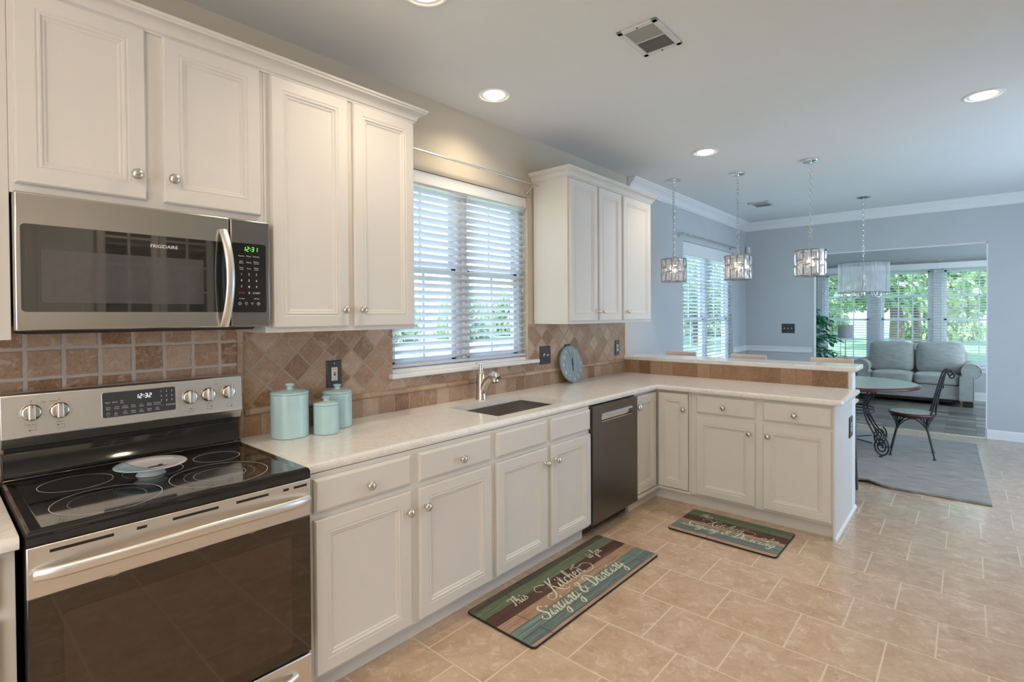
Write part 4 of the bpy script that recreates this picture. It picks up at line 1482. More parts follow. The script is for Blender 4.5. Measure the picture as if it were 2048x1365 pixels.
obj('off_key', MB().text('OFF', fc(-0.317, 1.1145, d_), X, up, 0.0088, 'CENTER'), 'print_red', con, smooth=0)
pl = MB()
for kx, kz, lit, corner in ((-0.704, 1.144, 1, (-1, -1)), (-0.629, 1.142, 1, (-1, 1)), (-0.216, 1.139, 1, (0, 1)), (-0.146, 1.141, 0, (1, 1)), (-0.066, 1.143, 0, (1, -1))):
    R0 = 0.0285
    kb = MB().lathe([(R0, 0.0), (R0, 0.012), (R0 - 0.003, 0.016), (R0 - 0.008, 0.018), (0.0, 0.018)], 36, fc(kx, kz, 0.001), nf)
    kb_o = obj('control_knob', kb, 'nickel', con, smooth=50)
    obj('grip', MB().obox(fc(kx, kz, 0.026), X, up, nf, 0.0095, 0.0265, 0.009), 'steel', kb_o, bevel=0.004, segs=3)
    obj('pointer', MB().obox(fc(kx, kz, 0.0353) + up * 0.020, X, up, nf, 0.0012, 0.005, 0.0004), 'red', kb_o)
    for k in range(15):
        a = -PI * 0.36 + PI * 1.72 * k / 14
        pl.cyl(fc(kx, kz, 0.0004) + X * 0.036 * math.cos(a) + up * 0.036 * math.sin(a), fc(kx, kz, 0.0010) + X * 0.036 * math.cos(a) + up * 0.036 * math.sin(a), 0.0009, 6)
    q = fc(kx + 0.004, kz - 0.056, 0.0008)
    pl.tube([q + X * a + up * b for a, b in ((-0.0095, -0.006), (0.0095, -0.006), (0.0095, 0.006), (-0.0095, 0.006))], 0.0005, 4, closed=True)
    pl.cyl(q + X * corner[0] * 0.0085 + up * corner[1] * 0.0055 - nf * 0.0004, q + X * corner[0] * 0.0085 + up * corner[1] * 0.0055 + nf * 0.0006, 0.0022, 10)
pl.text('Hot', fc(-0.676, 1.174, 0.0009), X, up, 0.0075).text('Surface', fc(-0.655, 1.174, 0.0009), X, up, 0.0075)
pl.text('off', fc(-0.704, 1.1885 - 0.008, 0.0009), X, up, 0.006, 'CENTER').text('off', fc(-0.629, 1.1805, 0.0009), X, up, 0.006, 'CENTER').text('On', fc(-0.112, 1.178, 0.0009), X, up, 0.0075, 'CENTER')
for kx, tx in ((-0.704, 'Bridge Warm'), (-0.629, 'Simmer'), (-0.146, 'Simmer')):
    pl.text(tx, fc(kx, 1.1, 0.0009), X, up, 0.006, 'CENTER')
obj('dial_marks', pl, 'print_dark', con, smooth=0)
# oven door
dr = MB().box((x0 + 0.002, -0.660, 0.256), (x1 - 0.002, yr + 0.012, 0.884))
door = obj('oven_door', dr, 'black', root, bevel=0.003)
obj('door_top', MB().box((x0 + 0.001, yr + 0.011, 0.752), (x1 - 0.001, yr, 0.885)), 'steel', door, bevel=0.003)
obj('door_glass', MB().box((x0 + 0.001, yr + 0.011, 0.258), (x1 - 0.001, yr + 0.0012, 0.7518)), 'oven_glass', door, bevel=0.002)
obj('inner_window', rpanel((-0.715, yr + 0.0010, 0.300), X, Z, 0.615, 0.395, 0.01, 0.0006), 'oven_window', door, smooth=30)
for a, b in ((-0.740, -0.605), (-0.552, -0.527), (-0.462, -0.335), (-0.282, -0.178), (-0.128, -0.108), (-0.090, -0.042)):
    obj('vent_slot', MB().box((a, yr + 0.004, 0.8615), (b, yr - 0.0006, 0.8695)), 'black', door)
hp, pr = [], []
for i in range(25):
    t = i / 24
    hp.append(Vector((-0.770 + 0.730 * t, yr - 0.010 - 0.048 * math.sin(PI * t) ** 0.55, 0.815 + 0.013 * math.sin(PI * t))))
hm = MB()
path = []
for i, p in enumerate(hp):
    tg = (hp[min(i + 1, 24)] - hp[max(i - 1, 0)]).normalized()
    path.append((p, Z, tg.cross(Z).normalized()))
hm.sweep(path, [(0.0165 * math.cos(2 * PI * k / 16), 0.0095 * math.sin(2 * PI * k / 16)) for k in range(16)])
for q in (hp[0], hp[-1]):
    hm.tube([q, (q.x, yr + 0.002, q.z)], 0.011, 10)
obj('handle', hm, 'steel', door, smooth=60)
dw = obj('storage_drawer', MB().box((x0 + 0.002, -0.660, 0.045), (x1 - 0.002, yr, 0.250)), 'steel', root, bevel=0.004)
hp = [Vector((-0.720 + 0.630 * i / 20, yr - 0.010 - 0.036 * math.sin(PI * i / 20) ** 0.55, 0.196 + 0.011 * math.sin(PI * i / 20))) for i in range(21)]
hm = MB()
path = []
for i, p in enumerate(hp):
    tg = (hp[min(i + 1, 20)] - hp[max(i - 1, 0)]).normalized()
    path.append((p, Z, tg.cross(Z).normalized()))
hm.sweep(path, [(0.014 * math.cos(2 * PI * k / 14), 0.008 * math.sin(2 * PI * k / 14)) for k in range(14)])
for q in (hp[0], hp[-1]):
    hm.tube([q, (q.x, yr + 0.002, q.z)], 0.009, 10)
obj('handle', hm, 'steel', dw, smooth=60)

# plate on the cooktop -------------------------------------------------------
pc = Vector((-0.425, -0.368, 0.9225))
root = thing('decorative_plate', 'small painted footed plate standing on the black cooktop', 'plate', pc)
obj('foot', MB().lathe([(0.045, 0.0), (0.042, 0.004), (0.036, 0.012), (0.050, 0.022)], 32, pc), 'print_white', root, smooth=60)
obj('dish', MB().lathe([(0.0, 0.0225), (0.05, 0.0225), (0.085, 0.028), (0.106, 0.034), (0.108, 0.0355), (0.106, 0.037), (0.084, 0.0325), (0.05, 0.0285), (0.0, 0.028)], 48, pc), 'plate', root, smooth=60, loc=pc)
dog = MB()
for a, b, c_, d2 in ((0.005, -0.022, 0.020, 0.006), (0.022, -0.021, 0.007, 0.012), (0.027, -0.011, 0.007, 0.005), (-0.012, -0.026, 0.004, 0.006), (0.013, -0.030, 0.030, 0.003)):
    dog.lathe([(1.0, 0), (1.0, 0.0006), (0, 0.0006)], 14, (0, 0, 0))
    for v in dog.v[-42:]:
        v.x, v.y, v.z = pc.x + a + v.x * c_, pc.y + b + v.y * d2, pc.z + 0.0288 + v.z
obj('painted_dog', dog, 'print_dark', root, smooth=0)

# ---------------------------------------------------------------- dishwasher
root = thing('dishwasher', 'dark stainless dishwasher with pocket handle between sink cabinet and corner', 'dishwasher', (2.21, -0.3, 0))
x0, x1 = 1.9135, 2.5155
obj('body', MB().box((x0 + 0.003, -0.02, 0.10), (x1 - 0.003, -0.645, ZC - 0.039)), 'black', root)
obj('toe_panel', MB().box((x0 + 0.003, -0.10, 0.012), (x1 - 0.003, -0.600, 0.10)), 'black', root)
hx0, hx1, hz0, hz1 = 2.017, 2.433, 0.762, 0.813
d = MB()
ya, yb = -0.646, -0.698
d.box((x0, ya, 0.102), (x1, yb, hz0)).box((x0, ya, hz1), (x1, yb, ZC - 0.040)).box((x0, ya, hz0), (hx0, yb, hz1)).box((hx1, ya, hz0), (x1, yb, hz1)).box((hx0, ya, hz0), (hx1, yb + 0.035, hz1))
door = obj('door', d, 'dw_steel', root, smooth=0)
obj('pocket_trim', MB().tube([(hx0, yb - 0.001, hz0), (hx1, yb - 0.001, hz0), (hx1, yb - 0.001, hz1), (hx0, yb - 0.001, hz1)], 0.0035, 6, closed=True)
    .prism([(hx0, yb - 0.002, hz1), (hx0, yb - 0.006, hz1 - 0.010), (hx0, yb + 0.008, hz1 - 0.013)], (hx1 - hx0, 0, 0)), 'chrome', door, smooth=30)
obj('pocket', MB().box((hx0 + 0.003, yb + 0.012, hz0 + 0.002), (hx1 - 0.003, yb + 0.034, hz1 - 0.012)), 'chrome', door)
obj('indicator', MB().box((2.44, yb - 0.0008, 0.842), (2.47, yb + 0.001, 0.847)), 'black', door)

# ---------------------------------------------------------------- canisters, clock
def canister(label, c, r, hb, hl, hk):
    root = thing('canister', label, 'canister', c, 0, 'aqua canisters')
    obj('jar', MB().lathe([(r - 0.004, 0), (r, 0.003), (r, hb), (r - 0.005, hb + 0.001), (r - 0.006, 0.01), (0.0, 0.008)], 40, c), 'glaze', root, smooth=50)
    ld = obj('lid', MB().lathe([(r - 0.008, hb - 0.006), (r - 0.008, hb + 0.0015), (r + 0.0005, hb + 0.0018), (r + 0.0008, hb + 0.007), (r - 0.004, hb + 0.012), (r * 0.55, hl), (0.015, hl + 0.004)], 40, c), 'glaze', root, smooth=50)
    k = hk - hl
    obj('knob', MB().lathe([(0.016, hl + 0.002), (0.0125, hl + k * 0.30), (0.0125, hl + k * 0.45), (0.0195, hl + k * 0.66), (0.021, hl + k * 0.80), (0.017, hl + k * 0.95), (0.0, hk)], 24, c), 'glaze', ld, smooth=60)
    return root


canister('largest aqua ceramic canister with a knobbed lid', (0.178, -0.150, ZC + 0.0003), 0.083, 0.198, 0.217, 0.248)
canister('smallest aqua ceramic canister standing in front of the others', (0.320, -0.222, ZC + 0.0003), 0.0575, 0.136, 0.151, 0.178)
canister('medium aqua ceramic canister at the back below the outlet', (0.438, -0.120, ZC + 0.0003), 0.0715, 0.170, 0.187, 0.215)

R = 0.154
tilt = math.radians(12)
cu = Vector((0, math.sin(tilt), math.cos(tilt)))
cn = X.cross(cu)
cc = Vector((2.605, -0.094, ZC + 0.0005)) + cu * R - cn * 0.0
root = thing('clock', 'round distressed blue wooden clock leaning on the tile backsplash', 'clock', cc)
cb = MB().lathe([(R, -0.016), (R, -0.001), (R - 0.003, 0.0), (0.0, 0.0)], 56, cc, cn)
face = obj('face', cb, 'clock', root, smooth=40, loc=cc)
nm = MB()
for i in range(12):
    a = PI / 2 - 2 * PI * i / 12
    p = cc + X * math.cos(a) * R * 0.78 + cu * (math.sin(a) * R * 0.78 - 0.014) + cn * 0.0008
    nm.text(str(i if i else 12), p, X, cu, 0.042, 'CENTER')
obj('numerals', nm, 'print_white', root, smooth=0)
hd = MB()
for ang, ln in ((math.radians(78), 0.055), (math.radians(-96), 0.062)):
    dvec = X * math.cos(ang) + cu * math.sin(ang)
    hd.obox(cc + dvec * (ln / 2 - 0.006) + cn * 0.004, dvec, cn.cross(dvec), cn, ln / 2, 0.0035, 0.0008)
hd.cyl(cc + cn * 0.0005, cc + cn * 0.006, 0.006, 16)
obj('hands', hd, 'black', root)
# ---------------------------------------------------------------- printed kitchen mats
GL = {
    'i': ([[(0, .1), (.25, .95), (.2, .25), (.35, 0), (.6, .3)], [(.40, 1.52), (.345, 1.30)]], .55),
    'n': ([[(0, .1), (.22, .95), (.16, 0)], [(.16, .35), (.5, .96), (.64, .8), (.58, .15), (.74, 0), (.98, .3)]], .92),
    'h': ([[(0, .1), (.42, 1.3), (.42, 1.95), (.24, 1.9), (.14, 1.0), (.1, 0)], [(.12, .35), (.46, .95), (.6, .78), (.55, .15), (.7, 0), (.92, .3)]], .86),
    's': ([[(0, .1), (.36, 1.0), (.40, .75), (.58, .32), (.4, 0), (.12, .1), (.2, .25)], [(.42, 0), (.75, .3)]], .7),
    't': ([[(0, .1), (.34, 1.65), (.24, .25), (.4, 0), (.68, .3)], [(.02, 1.12), (.58, 1.2)]], .62),
    'c': ([[(.6, .78), (.42, .98), (.12, .65), (.15, .12), (.4, 0), (.75, .3)]], .7),
    'e': ([[(.06, .38), (.5, .62), (.5, .9), (.3, .98), (.08, .5), (.2, .05), (.45, 0), (.76, .3)]], .7),
    'f': ([[(0, .1), (.42, 1.35), (.42, 1.95), (.24, 1.8), (.14, .6), (.08, -.8), (.3, -.9), (.32, -.2), (.2, .05), (.62, .35)]], .62),
    'o': ([[(.45, .96), (.15, .75), (.1, .2), (.35, 0), (.6, .35), (.5, .9), (.34, .86), (.76, .75)]], .74),
    'r': ([[(0, .1), (.2, 1.08), (.26, .86), (.52, .9), (.44, .3), (.54, 0), (.78, .3)]], .74),
    'g': ([[(.55, .85), (.3, .98), (.08, .5), (.2, .05), (.45, .3), (.58, .95)], [(.58, .95), (.55, -.5), (.35, -.95), (.08, -.7), (.3, -.3), (.86, .3)]], .82),
    'a': ([[(.55, .85), (.3, .98), (.08, .5), (.2, .05), (.45, .3), (.58, .95), (.55, .2), (.7, 0), (.92, .3)]], .86),
    'T': ([[(-.1, 1.35), (.0, 1.85), (.5, 1.75), (1.15, 1.95)], [(.65, 1.82), (.5, .6), (.3, 0), (.02, .15)]], .88),
    'S': ([[(1.0, 1.6), (.78, 1.95), (.4, 1.7), (.5, 1.2), (.8, .6), (.55, .02), (.1, .1), (-.12, .5), (.1, .65)]], 1.0),
    'D': ([[(.4, 1.7), (.32, .2), (.1, .02), (-.1, .3)], [(-.05, 1.25), (.1, 1.9), (.7, 1.9), (1.12, 1.1), (.85, .2), (.3, .0)]], 1.22),
    '&': ([[(1.0, .1), (.3, 1.3), (.35, 1.75), (.65, 1.75), (.6, 1.3), (.1, .6), (.15, .1), (.5, 0), (.98, .8)]], 1.2),
    ' ': ([], .5),
}


def stroke(mb, pts, o, ax, ay, sc, thick, thin):
    P3 = [Vector(o) + Vector(ax) * (p[0] + 0.22 * p[1]) * sc + Vector(ay) * p[1] * sc for p in pts]
    q = smooth_pts(P3, 6) if len(P3) > 2 else P3
    ws = []
    for i in range(len(q)):
        t = (q[min(i + 1, len(q) - 1)] - q[max(i - 1, 0)])
        if t.length < 1e-9:
            ws.append(thin)
            continue
        t.normalize()
        dn = max(0.0, -t.dot(Vector(ay)))
        ws.append(thin + (thick - thin) * dn ** 1.3)
    mb.ribbon(q, ws, Vector(ax).cross(Vector(ay)))


def script(mb, txt, o, ax, ay, sc, thick, thin):
    x = 0
    for ch in txt:
        st, adv = GL[ch]
        for s_ in st:
            stroke(mb, s_, Vector(o) + Vector(ax) * x * sc, ax, ay, sc, thick, thin)
        x += adv
    return x * sc


def kitchen_mat(label, loc, rotz, W, D, edges, seams, joints, k, off, at_this, at_k, at_is):
    """local frame: x along the wall-side edge, -y away from it"""
    root = thing('kitchen_mat', label, 'mat', loc, rotz, 'printed kitchen mats')
    save, root.location, root.rotation_euler = Vector(loc), (0, 0, 0), (0, 0, 0)
    base = MB().prism([(a, b - D, 0.0005) for a, b in rrect(W, D, 0.022)], (0, 0, 0.010))
    obj('backing', base, 'rubber', root, bevel=0.003)
    mt = mat_planks('printed_boards_%d' % int(W * 100), 'X', edges, D)
    obj('printed_surface', MB().prism([(0.004 + a, b - D + 0.004, 0.0105) for a, b in rrect(W - 0.008, D - 0.008, 0.019)], (0, 0, 0.0006)), mt, root, smooth=0)
    z = 0.0114
    ln = MB()
    rr = random.Random(3)
    for t in seams:
        pts = [(0.012 + (W - 0.024) * i / 14, -t + rr.uniform(-.0012, .0012), z) for i in range(15)]
        ln.ribbon(pts, [0.0022] * 15, (0, 0, 1))
    for s_, t0, t1 in joints:
        ln.ribbon([(s_, -t0, z), (s_ + 0.006, -t1, z)], [0.0028] * 2, (0, 0, 1))
    obj('board_lines', ln, 'rubber', root, smooth=0)
    tx = MB()
    z = 0.0117
    A, B = (1, 0, 0), (0, 1, 0)
    at = lambda s_, t: (off[0] + s_ * k, -(off[1] + t * k), z)
    script(tx, 'This', at(*at_this), A, B, 0.037 * k, 0.0085 * k, 0.0045 * k)
    kx = 0.052 * k
    ko = at(*at_k)
    for s_ in ([(.62, 2.25), (.45, 1.2), (.2, .2), (-.25, -.55), (-.95, -.65), (-1.15, -.1), (-.7, .25), (-.2, .1)], [(-.9, 1.05), (-1.45, 1.5), (-1.1, 2.15), (-.3, 2.0), (.1, 1.7)],
               [(1.35, 2.3), (.95, 1.7), (.5, 1.1), (.38, 1.15)], [(.5, 1.1), (.78, .7), (1.0, .1), (1.4, -.35), (1.9, -.5), (2.3, -.25)]):
        stroke(tx, s_, ko, A, B, kx, 0.0105 * k, 0.0042 * k)
    x = script(tx, 'itchen', Vector(ko) + Vector((kx * 1.35, kx * 0.12, 0)), A, B, kx * 1.02, 0.0085 * k, 0.0042 * k)
    e0 = Vector(ko) + Vector((kx * 1.35 + x - kx * 0.25, kx * 0.12, 0))
    stroke(tx, [(-.15, .4), (.55, -.2), (1.5, -.15), (1.9, .65), (1.2, 1.35), (.2, 1.2), (-.5, 1.55)], e0, A, B, kx, 0.0065 * k, 0.004 * k)
    for q in range(4):
        stroke(tx, [(-.9 + q * .3, 1.35 + .12 * q), (-.8 + q * .3, 1.65 + .12 * q), (-.7 + q * .3, 1.4 + .12 * q)], e0, A, B, kx, 0.004 * k, 0.003 * k)
        stroke(tx, [(-2.4 + q * .4, -.75 + .02 * q), (-2.2 + q * .4, -.6), (-2.1 + q * .4, -.7)], e0, A, B, kx, 0.004 * k, 0.003 * k)
    script(tx, 'is for', at(*at_is), A, B, 0.034 * k, 0.008 * k, 0.0045 * k)
    script(tx, 'Singing & Dancing', at(0.205, 0.345), A, B, 0.0535 * k, 0.0115 * k, 0.0055 * k)
    obj('lettering', tx, M['mat_text'], root, smooth=0)
    root.location = save
    root.rotation_euler = (0, 0, rotz)
    return root


M['mat_text'] = plain('cream_print', (0.66, 0.66, 0.54), 0.6, 0.06, 40)
DG, GRN, BRN, TAN, TEAL, SLATE, PINK = (0.10, 0.10, 0.078), (0.15, 0.195, 0.125), (0.095, 0.043, 0.032), (0.40, 0.27, 0.185), (0.165, 0.25, 0.235), (0.135, 0.195, 0.195), (0.45, 0.30, 0.22)
kitchen_mat('longer printed kitchen mat on the floor in front of the sink cabinet', (0.806, -0.665, 0), math.radians(-0.6), 1.195, 0.435,
            [(0, DG), (0.045, GRN), (0.125, BRN), (0.205, TAN), (0.285, TEAL), (0.355, SLATE), (0.412, PINK)], (0.045, 0.125, 0.205, 0.285, 0.322, 0.355, 0.412),
            [(0.14, 0.0, 0.045), (0.37, 0, 0.045), (0.96, 0, 0.045), (0.24, 0.045, 0.125), (0.86, 0.045, 0.125), (0.14, 0.205, 0.285), (0.53, 0.205, 0.285), (1.14, 0.205, 0.285), (1.08, 0.285, 0.355), (0.14, 0.355, 0.412), (1.04, 0.355, 0.412), (0.14, 0.412, 0.432), (0.53, 0.412, 0.432), (1.13, 0.412, 0.432)], 1.0, (0, 0), (0.19, 0.155), (0.425, 0.225), (0.875, 0.150))
kitchen_mat('shorter printed kitchen mat on the floor in front of the peninsula', (2.868, -0.978, 0), math.radians(-90.4), 0.690, 0.455,
            [(0, GRN), (0.125, BRN), (0.225, TAN), (0.275, TEAL), (0.345, SLATE), (0.410, PINK)], (0.055, 0.125, 0.225, 0.275, 0.345, 0.410),
            [(0.10, 0.0, 0.055), (0.545, 0.055, 0.125), (0.60, 0.275, 0.345), (0.26, 0.410, 0.450)], 0.80, (-0.112, 0.05), (0.25, 0.085), (0.365, 0.225), (0.812, 0.235))

# ---------------------------------------------------------------- ceiling fittings
def ceiling_vent(label, x0, x1, y0, y1, bar):
    root = thing('ceiling_vent', label, 'vent', ((x0 + x1) / 2, (y0 + y1) / 2, H))
    b = 0.028
    f = MB()
    z0, z1 = H - 0.009, H - 0.0003
    f.box((x0, y0, z0), (x1, y0 + b, z1)).box((x0, y1 - b, z0), (x1, y1, z1)).box((x0, y0, z0), (x0 + b, y1, z1)).box((x1 - b, y0, z0), (x1, y1, z1))
    xm = (x0 + x1) / 2
    f.box((xm - 0.004, y0 + b, z0), (xm + 0.004, y1 - b, z1))
    obj('frame', f, 'vent_white', root, bevel=0.003)
    obj('backing', MB().box((x0 + 0.01, y0 + 0.01, H - 0.002), (x1 - 0.01, y1 - 0.01, H - 0.0004)), 'vent_dark', root)
    lv = MB()
    n = 26
    for i in range(n):
        x = x0 + b + (x1 - x0 - 2 * b) * (i + 0.5) / n
        lv.obox((x, (y0 + y1) / 2, H - 0.005), (0.6, 0, 0.8 if x > xm else -0.8), Y, (0.8, 0, -0.6), 0.0042, (y1 - y0) / 2 - b, 0.0005)
    obj('louvers', lv, 'vent_mid', root, smooth=0)
    for q in (x0 + b / 2, x1 - b / 2):
        obj('screw', MB().cyl((q, (y0 + y1) / 2, z0 - 0.002), (q, (y0 + y1) / 2, z0 + 0.001), 0.005, 10), 'vent_dark', root)


ceiling_vent('large white ceiling vent nearest the camera', 1.268, 1.566, -1.452, -1.248, True)
ceiling_vent('small white ceiling vent far off over the dining area', 5.72, 6.06, -0.72, -0.49, True)


def can_light(label, x, y, r=0.105, watts=6.0, col=(1.0, 0.82, 0.60)):
    root = thing('recessed_light', label, 'ceiling light', (x, y, H), 0, 'recessed ceiling lights')
    obj('trim_ring', MB().lathe([(r * 0.80, -0.001), (r * 0.84, -0.006), (r * 0.95, -0.007), (r, -0.003), (r, -0.0003)], 40, (x, y, H), (0, 0, 1), close=False), 'trim', root, smooth=60)
    obj('baffle', MB().lathe([(r * 0.62, -0.0010), (r * 0.80, -0.0015)], 40, (x, y, H), close=False), 'trim', root, smooth=60)
    obj('lamp_lens', MB().lathe([(0.0, -0.020), (r * 0.25, -0.0185), (r * 0.45, -0.0125), (r * 0.58, -0.005), (r * 0.63, -0.0008)], 32, (x, y, H), close=False), 'lamp_on', root, smooth=60)
    l = light('recessed_lamp', 'SPOT', (0, 0, -0.045), watts * 5, col)
    l.data.spot_size = math.radians(150)
    l.data.spot_blend = 0.85
    l.data.shadow_soft_size = 0.06
    l.parent = root
    return root


can_light('recessed ceiling light above the window between the cabinets', 1.392, -0.330, watts=4.0)
can_light('recessed ceiling light just ahead of the crystal pendants', 3.390, -0.870)
can_light('recessed ceiling light at the right edge near the wall', 3.430, -2.590)
can_light('recessed ceiling light cut off at the top edge of the view', 0.455, -0.812)
can_light('added recessed fill light over the aisle behind the photographer', -0.80, -2.9, watts=7)  # added out of view as warm front fill for the cabinets
can_light('added recessed fill light over the opposite counter', 0.30, -3.35, watts=6)  # added out of view to brighten the cabinets mirrored in the microwave
can_light('added unseen recessed fill light over the middle of the kitchen floor', 1.35, -2.75, watts=6)  # added out of view as warm kitchen fill


def chain(mb, a, b, ln=0.042, r=0.0028, wd=0.0105):
    a, b = Vector(a), Vector(b)
    n = max(2, int((a - b).length / (ln * 0.74)))
    for i in range(n):
        c = a + (b - a) * (i + 0.5) / n
        u = X if i % 2 else Y
        pts = []
        for k in range(12):
            t = 2 * PI * k / 12
            pts.append(c + u * math.cos(t) * wd + Z * (math.sin(t) * wd + (ln / 2 - wd) * (1 if math.sin(t) > 0.01 else -1 if math.sin(t) < -0.01 else 0)))
        mb.tube(pts, r, 5, closed=True)
    return mb


_pend = None
M['frame_metal'] = metal('antique_nickel', (0.36, 0.34, 0.32), 0.3, (1, 1, 1), 0.05)


def pendant(label, x, y, z0, z1):
    global _pend
    g = 'crystal pendants over the bar'
    if _pend is not None:
        return dup(_pend, (x, y, H), None, label, g)
    R_ = 0.121
    root = thing('pendant_light', label, 'pendant light', (x, y, H), 0, g)
    obj('canopy', MB().lathe([(0.070, -0.0003), (0.070, -0.012), (0.063, -0.020), (0.012, -0.024), (0.008, -0.036)], 32, (x, y, H)), 'chrome', root, smooth=40)
    obj('chain', chain(MB(), (x, y, H - 0.034), (x, y, z1 + 0.030)), 'chrome', root)
    fr = MB()
    for zz in (z0, z1):
        fr.tube(arc((x, y, zz), R_, 0, 2 * PI, 48, X, Y)[:-1], 0.0042, 6, closed=True)
    n = 12
    for k in range(n):
        a = 2 * PI * (k + 0.5) / n
        p = Vector((x + R_ * math.cos(a), y + R_ * math.sin(a), 0))
        fr.tube([(p.x, p.y, z0), (p.x, p.y, z1)], 0.0042, 6)
        a0, a1 = a, a + 2 * PI / n
        zz = z0 + (z1 - z0) * (0.42 if k % 2 else 0.60)
        fr.tube([(x + R_ * math.cos(a0 + (a1 - a0) * t), y + R_ * math.sin(a0 + (a1 - a0) * t), zz) for t in (0, .5, 1)], 0.0036, 5)
    fr.tube([(x - R_, y, z1), (x + R_, y, z1)], 0.0035, 6).tube([(x, y - R_, z1), (x, y + R_, z1)], 0.0035, 6)
    fr.tube(arc((x, y, z1 + 0.014), 0.014, 0, 2 * PI, 16, X, Z)[:-1], 0.0025, 6, closed=True)
    fo = obj('frame', fr, 'frame_metal', root)
    cr_me = {}
    for k in range(n):
        a = 2 * PI * (k + 1) / n
        zz = z0 + (z1 - z0) * (0.42 if k % 2 else 0.60)
        for lo, hi in ((z0 + 0.006, zz - 0.004), (zz + 0.004, z1 - 0.006)):
            key = round(hi - lo, 4)
            if key not in cr_me:
                w_ = 0.0255
                h_ = (hi - lo) / 2
                mb = MB()
                vs = [(0.006, w_, -h_), (0.006, -w_, -h_), (0.006, -w_, h_), (0.006, w_, h_), (0.014, w_ * .45, -h_ * .6), (0.014, -w_ * .45, -h_ * .6), (0.014, -w_ * .45, h_ * .6), (0.014, w_ * .45, h_ * .6),
                      (-0.004, w_ * .8, -h_ * .85), (-0.004, -w_ * .8, -h_ * .85), (-0.004, -w_ * .8, h_ * .85), (-0.004, w_ * .8, h_ * .85)]
                mb.add(vs, [(0, 1, 5, 4), (1, 2, 6, 5), (2, 3, 7, 6), (3, 0, 4, 7), (4, 5, 6, 7), (1, 0, 8, 9), (2, 1, 9, 10), (3, 2, 10, 11), (0, 3, 11, 8), (11, 10, 9, 8)])
                t_ = obj('crystal', mb, 'crystal', None, smooth=0)
                cr_me[key] = t_.data
                bpy.data.objects.remove(t_)
            c = bpy.data.objects.new('crystal', cr_me[key])
            COL.objects.link(c)
            c.parent = root
            c.location = (R_ * 0.92 * math.cos(a), R_ * 0.92 * math.sin(a), (lo + hi) / 2 - H)
            c.rotation_euler = (0, 0, a)
    zs = z1 - 0.004
    obj('socket', MB().cyl((x, y, zs), (x, y, zs - 0.055), 0.016, 16), 'nickel', root)
    obj('bulb', MB().lathe([(0.0, -0.135), (0.014, -0.130), (0.0235, -0.112), (0.022, -0.095), (0.014, -0.075), (0.012, -0.055)], 20, (x, y, zs)), 'bulb_on', root, smooth=60)
    l = light('pendant_lamp', 'POINT', (0, 0, zs - 0.10 - H), 1.8, (1.0, 0.78, 0.52))
    l.data.shadow_soft_size = 0.03
    l.parent = root
    _pend = root
    return root


pendant('crystal drum pendant closest to the white wall cabinet', 4.063, -0.291, 1.803, 2.027)
pendant('middle one of the three crystal drum pendants', 4.226, -0.860, 1.80, 2.03)
pendant('crystal drum pendant next to the larger fabric drum chandelier', 4.225, -1.475, 1.79, 2.02)

# drum chandelier -------------------------------------------------------------
x, y = 6.30, -1.602
z0, z1, R_ = 1.712, 2.052, 0.252
root = thing('chandelier', 'chandelier with sheer gray drum shade over the round table', 'chandelier', (x, y, H))
obj('canopy', MB().lathe([(0.075, -0.0003), (0.075, -0.010), (0.05, -0.020), (0.010, -0.028)], 32, (x, y, H)), 'chrome', root, smooth=40)
obj('chain', chain(MB(), (x, y, H - 0.026), (x, y, z1 + 0.075), 0.040, 0.0026, 0.010), 'chrome', root)
st = MB().lathe([(0.004, -0.05), (0.012, -0.045), (0.016, -0.02), (0.024, 0.0), (0.020, 0.02), (0.012, 0.04), (0.010, 0.07), (0.022, 0.09), (0.028, 0.11), (0.020, 0.13), (0.010, 0.15), (0.014, 0.18), (0.022, 0.20), (0.012, 0.225), (0.008, 0.30), (0.006, 0.345)], 20, (x, y, z0))
st.tube([(x - 0.018, y, z1), (x, y, z1 + 0.072), (x + 0.018, y, z1), (x, y, z1 - 0.01)], 0.0035, 6, closed=True)
obj('stem', st, 'chrome', root, smooth=60)
for k in range(5):
    a = 2 * PI * k / 5 + 0.25
    u = Vector((math.cos(a), math.sin(a), 0))
    c = Vector((x, y, z0))
    ar = smooth_pts([c + u * 0.012 + Z * 0.03, c + u * 0.06 + Z * 0.055, c + u * 0.10 + Z * 0.02, c + u * 0.135 - Z * 0.045, c + u * 0.180 - Z * 0.040, c + u * 0.188 + Z * 0.015], 5)
    arm = obj('arm', MB().tube(ar, 0.0058, 8).lathe([(0.006, 0.010), (0.022, 0.016), (0.024, 0.022)], 16, c + u * 0.188), 'chrome', root, smooth=60)
    obj('candle', MB().cyl(c + u * 0.188 + Z * 0.022, c + u * 0.188 + Z * 0.095, 0.010, 14), 'white_plastic', arm)
    obj('bulb', MB().lathe([(0.008, 0.095), (0.014, 0.115), (0.010, 0.14), (0.0, 0.158)], 14, c + u * 0.188), 'crystal', arm, smooth=60)
sh = MB()
n = 96
sh.uv = []
for k in range(n + 1):
    a = 2 * PI * k / n
    for zz in (z0, z1):
        sh.v.append(Vector((x + R_ * math.cos(a), y + R_ * math.sin(a), zz)))
        sh.uv.append((k / n, (zz - z0) / (z1 - z0)))
sh.f = [(2 * k, 2 * k + 2, 2 * k + 3, 2 * k + 1) for k in range(n)]
shade = obj('shade', sh, 'sheer', root)
fr = MB()
for zz in (z0, z1):
    fr.tube(arc((x, y, zz), R_, 0, 2 * PI, 64, X, Y)[:-1], 0.003, 6, closed=True)
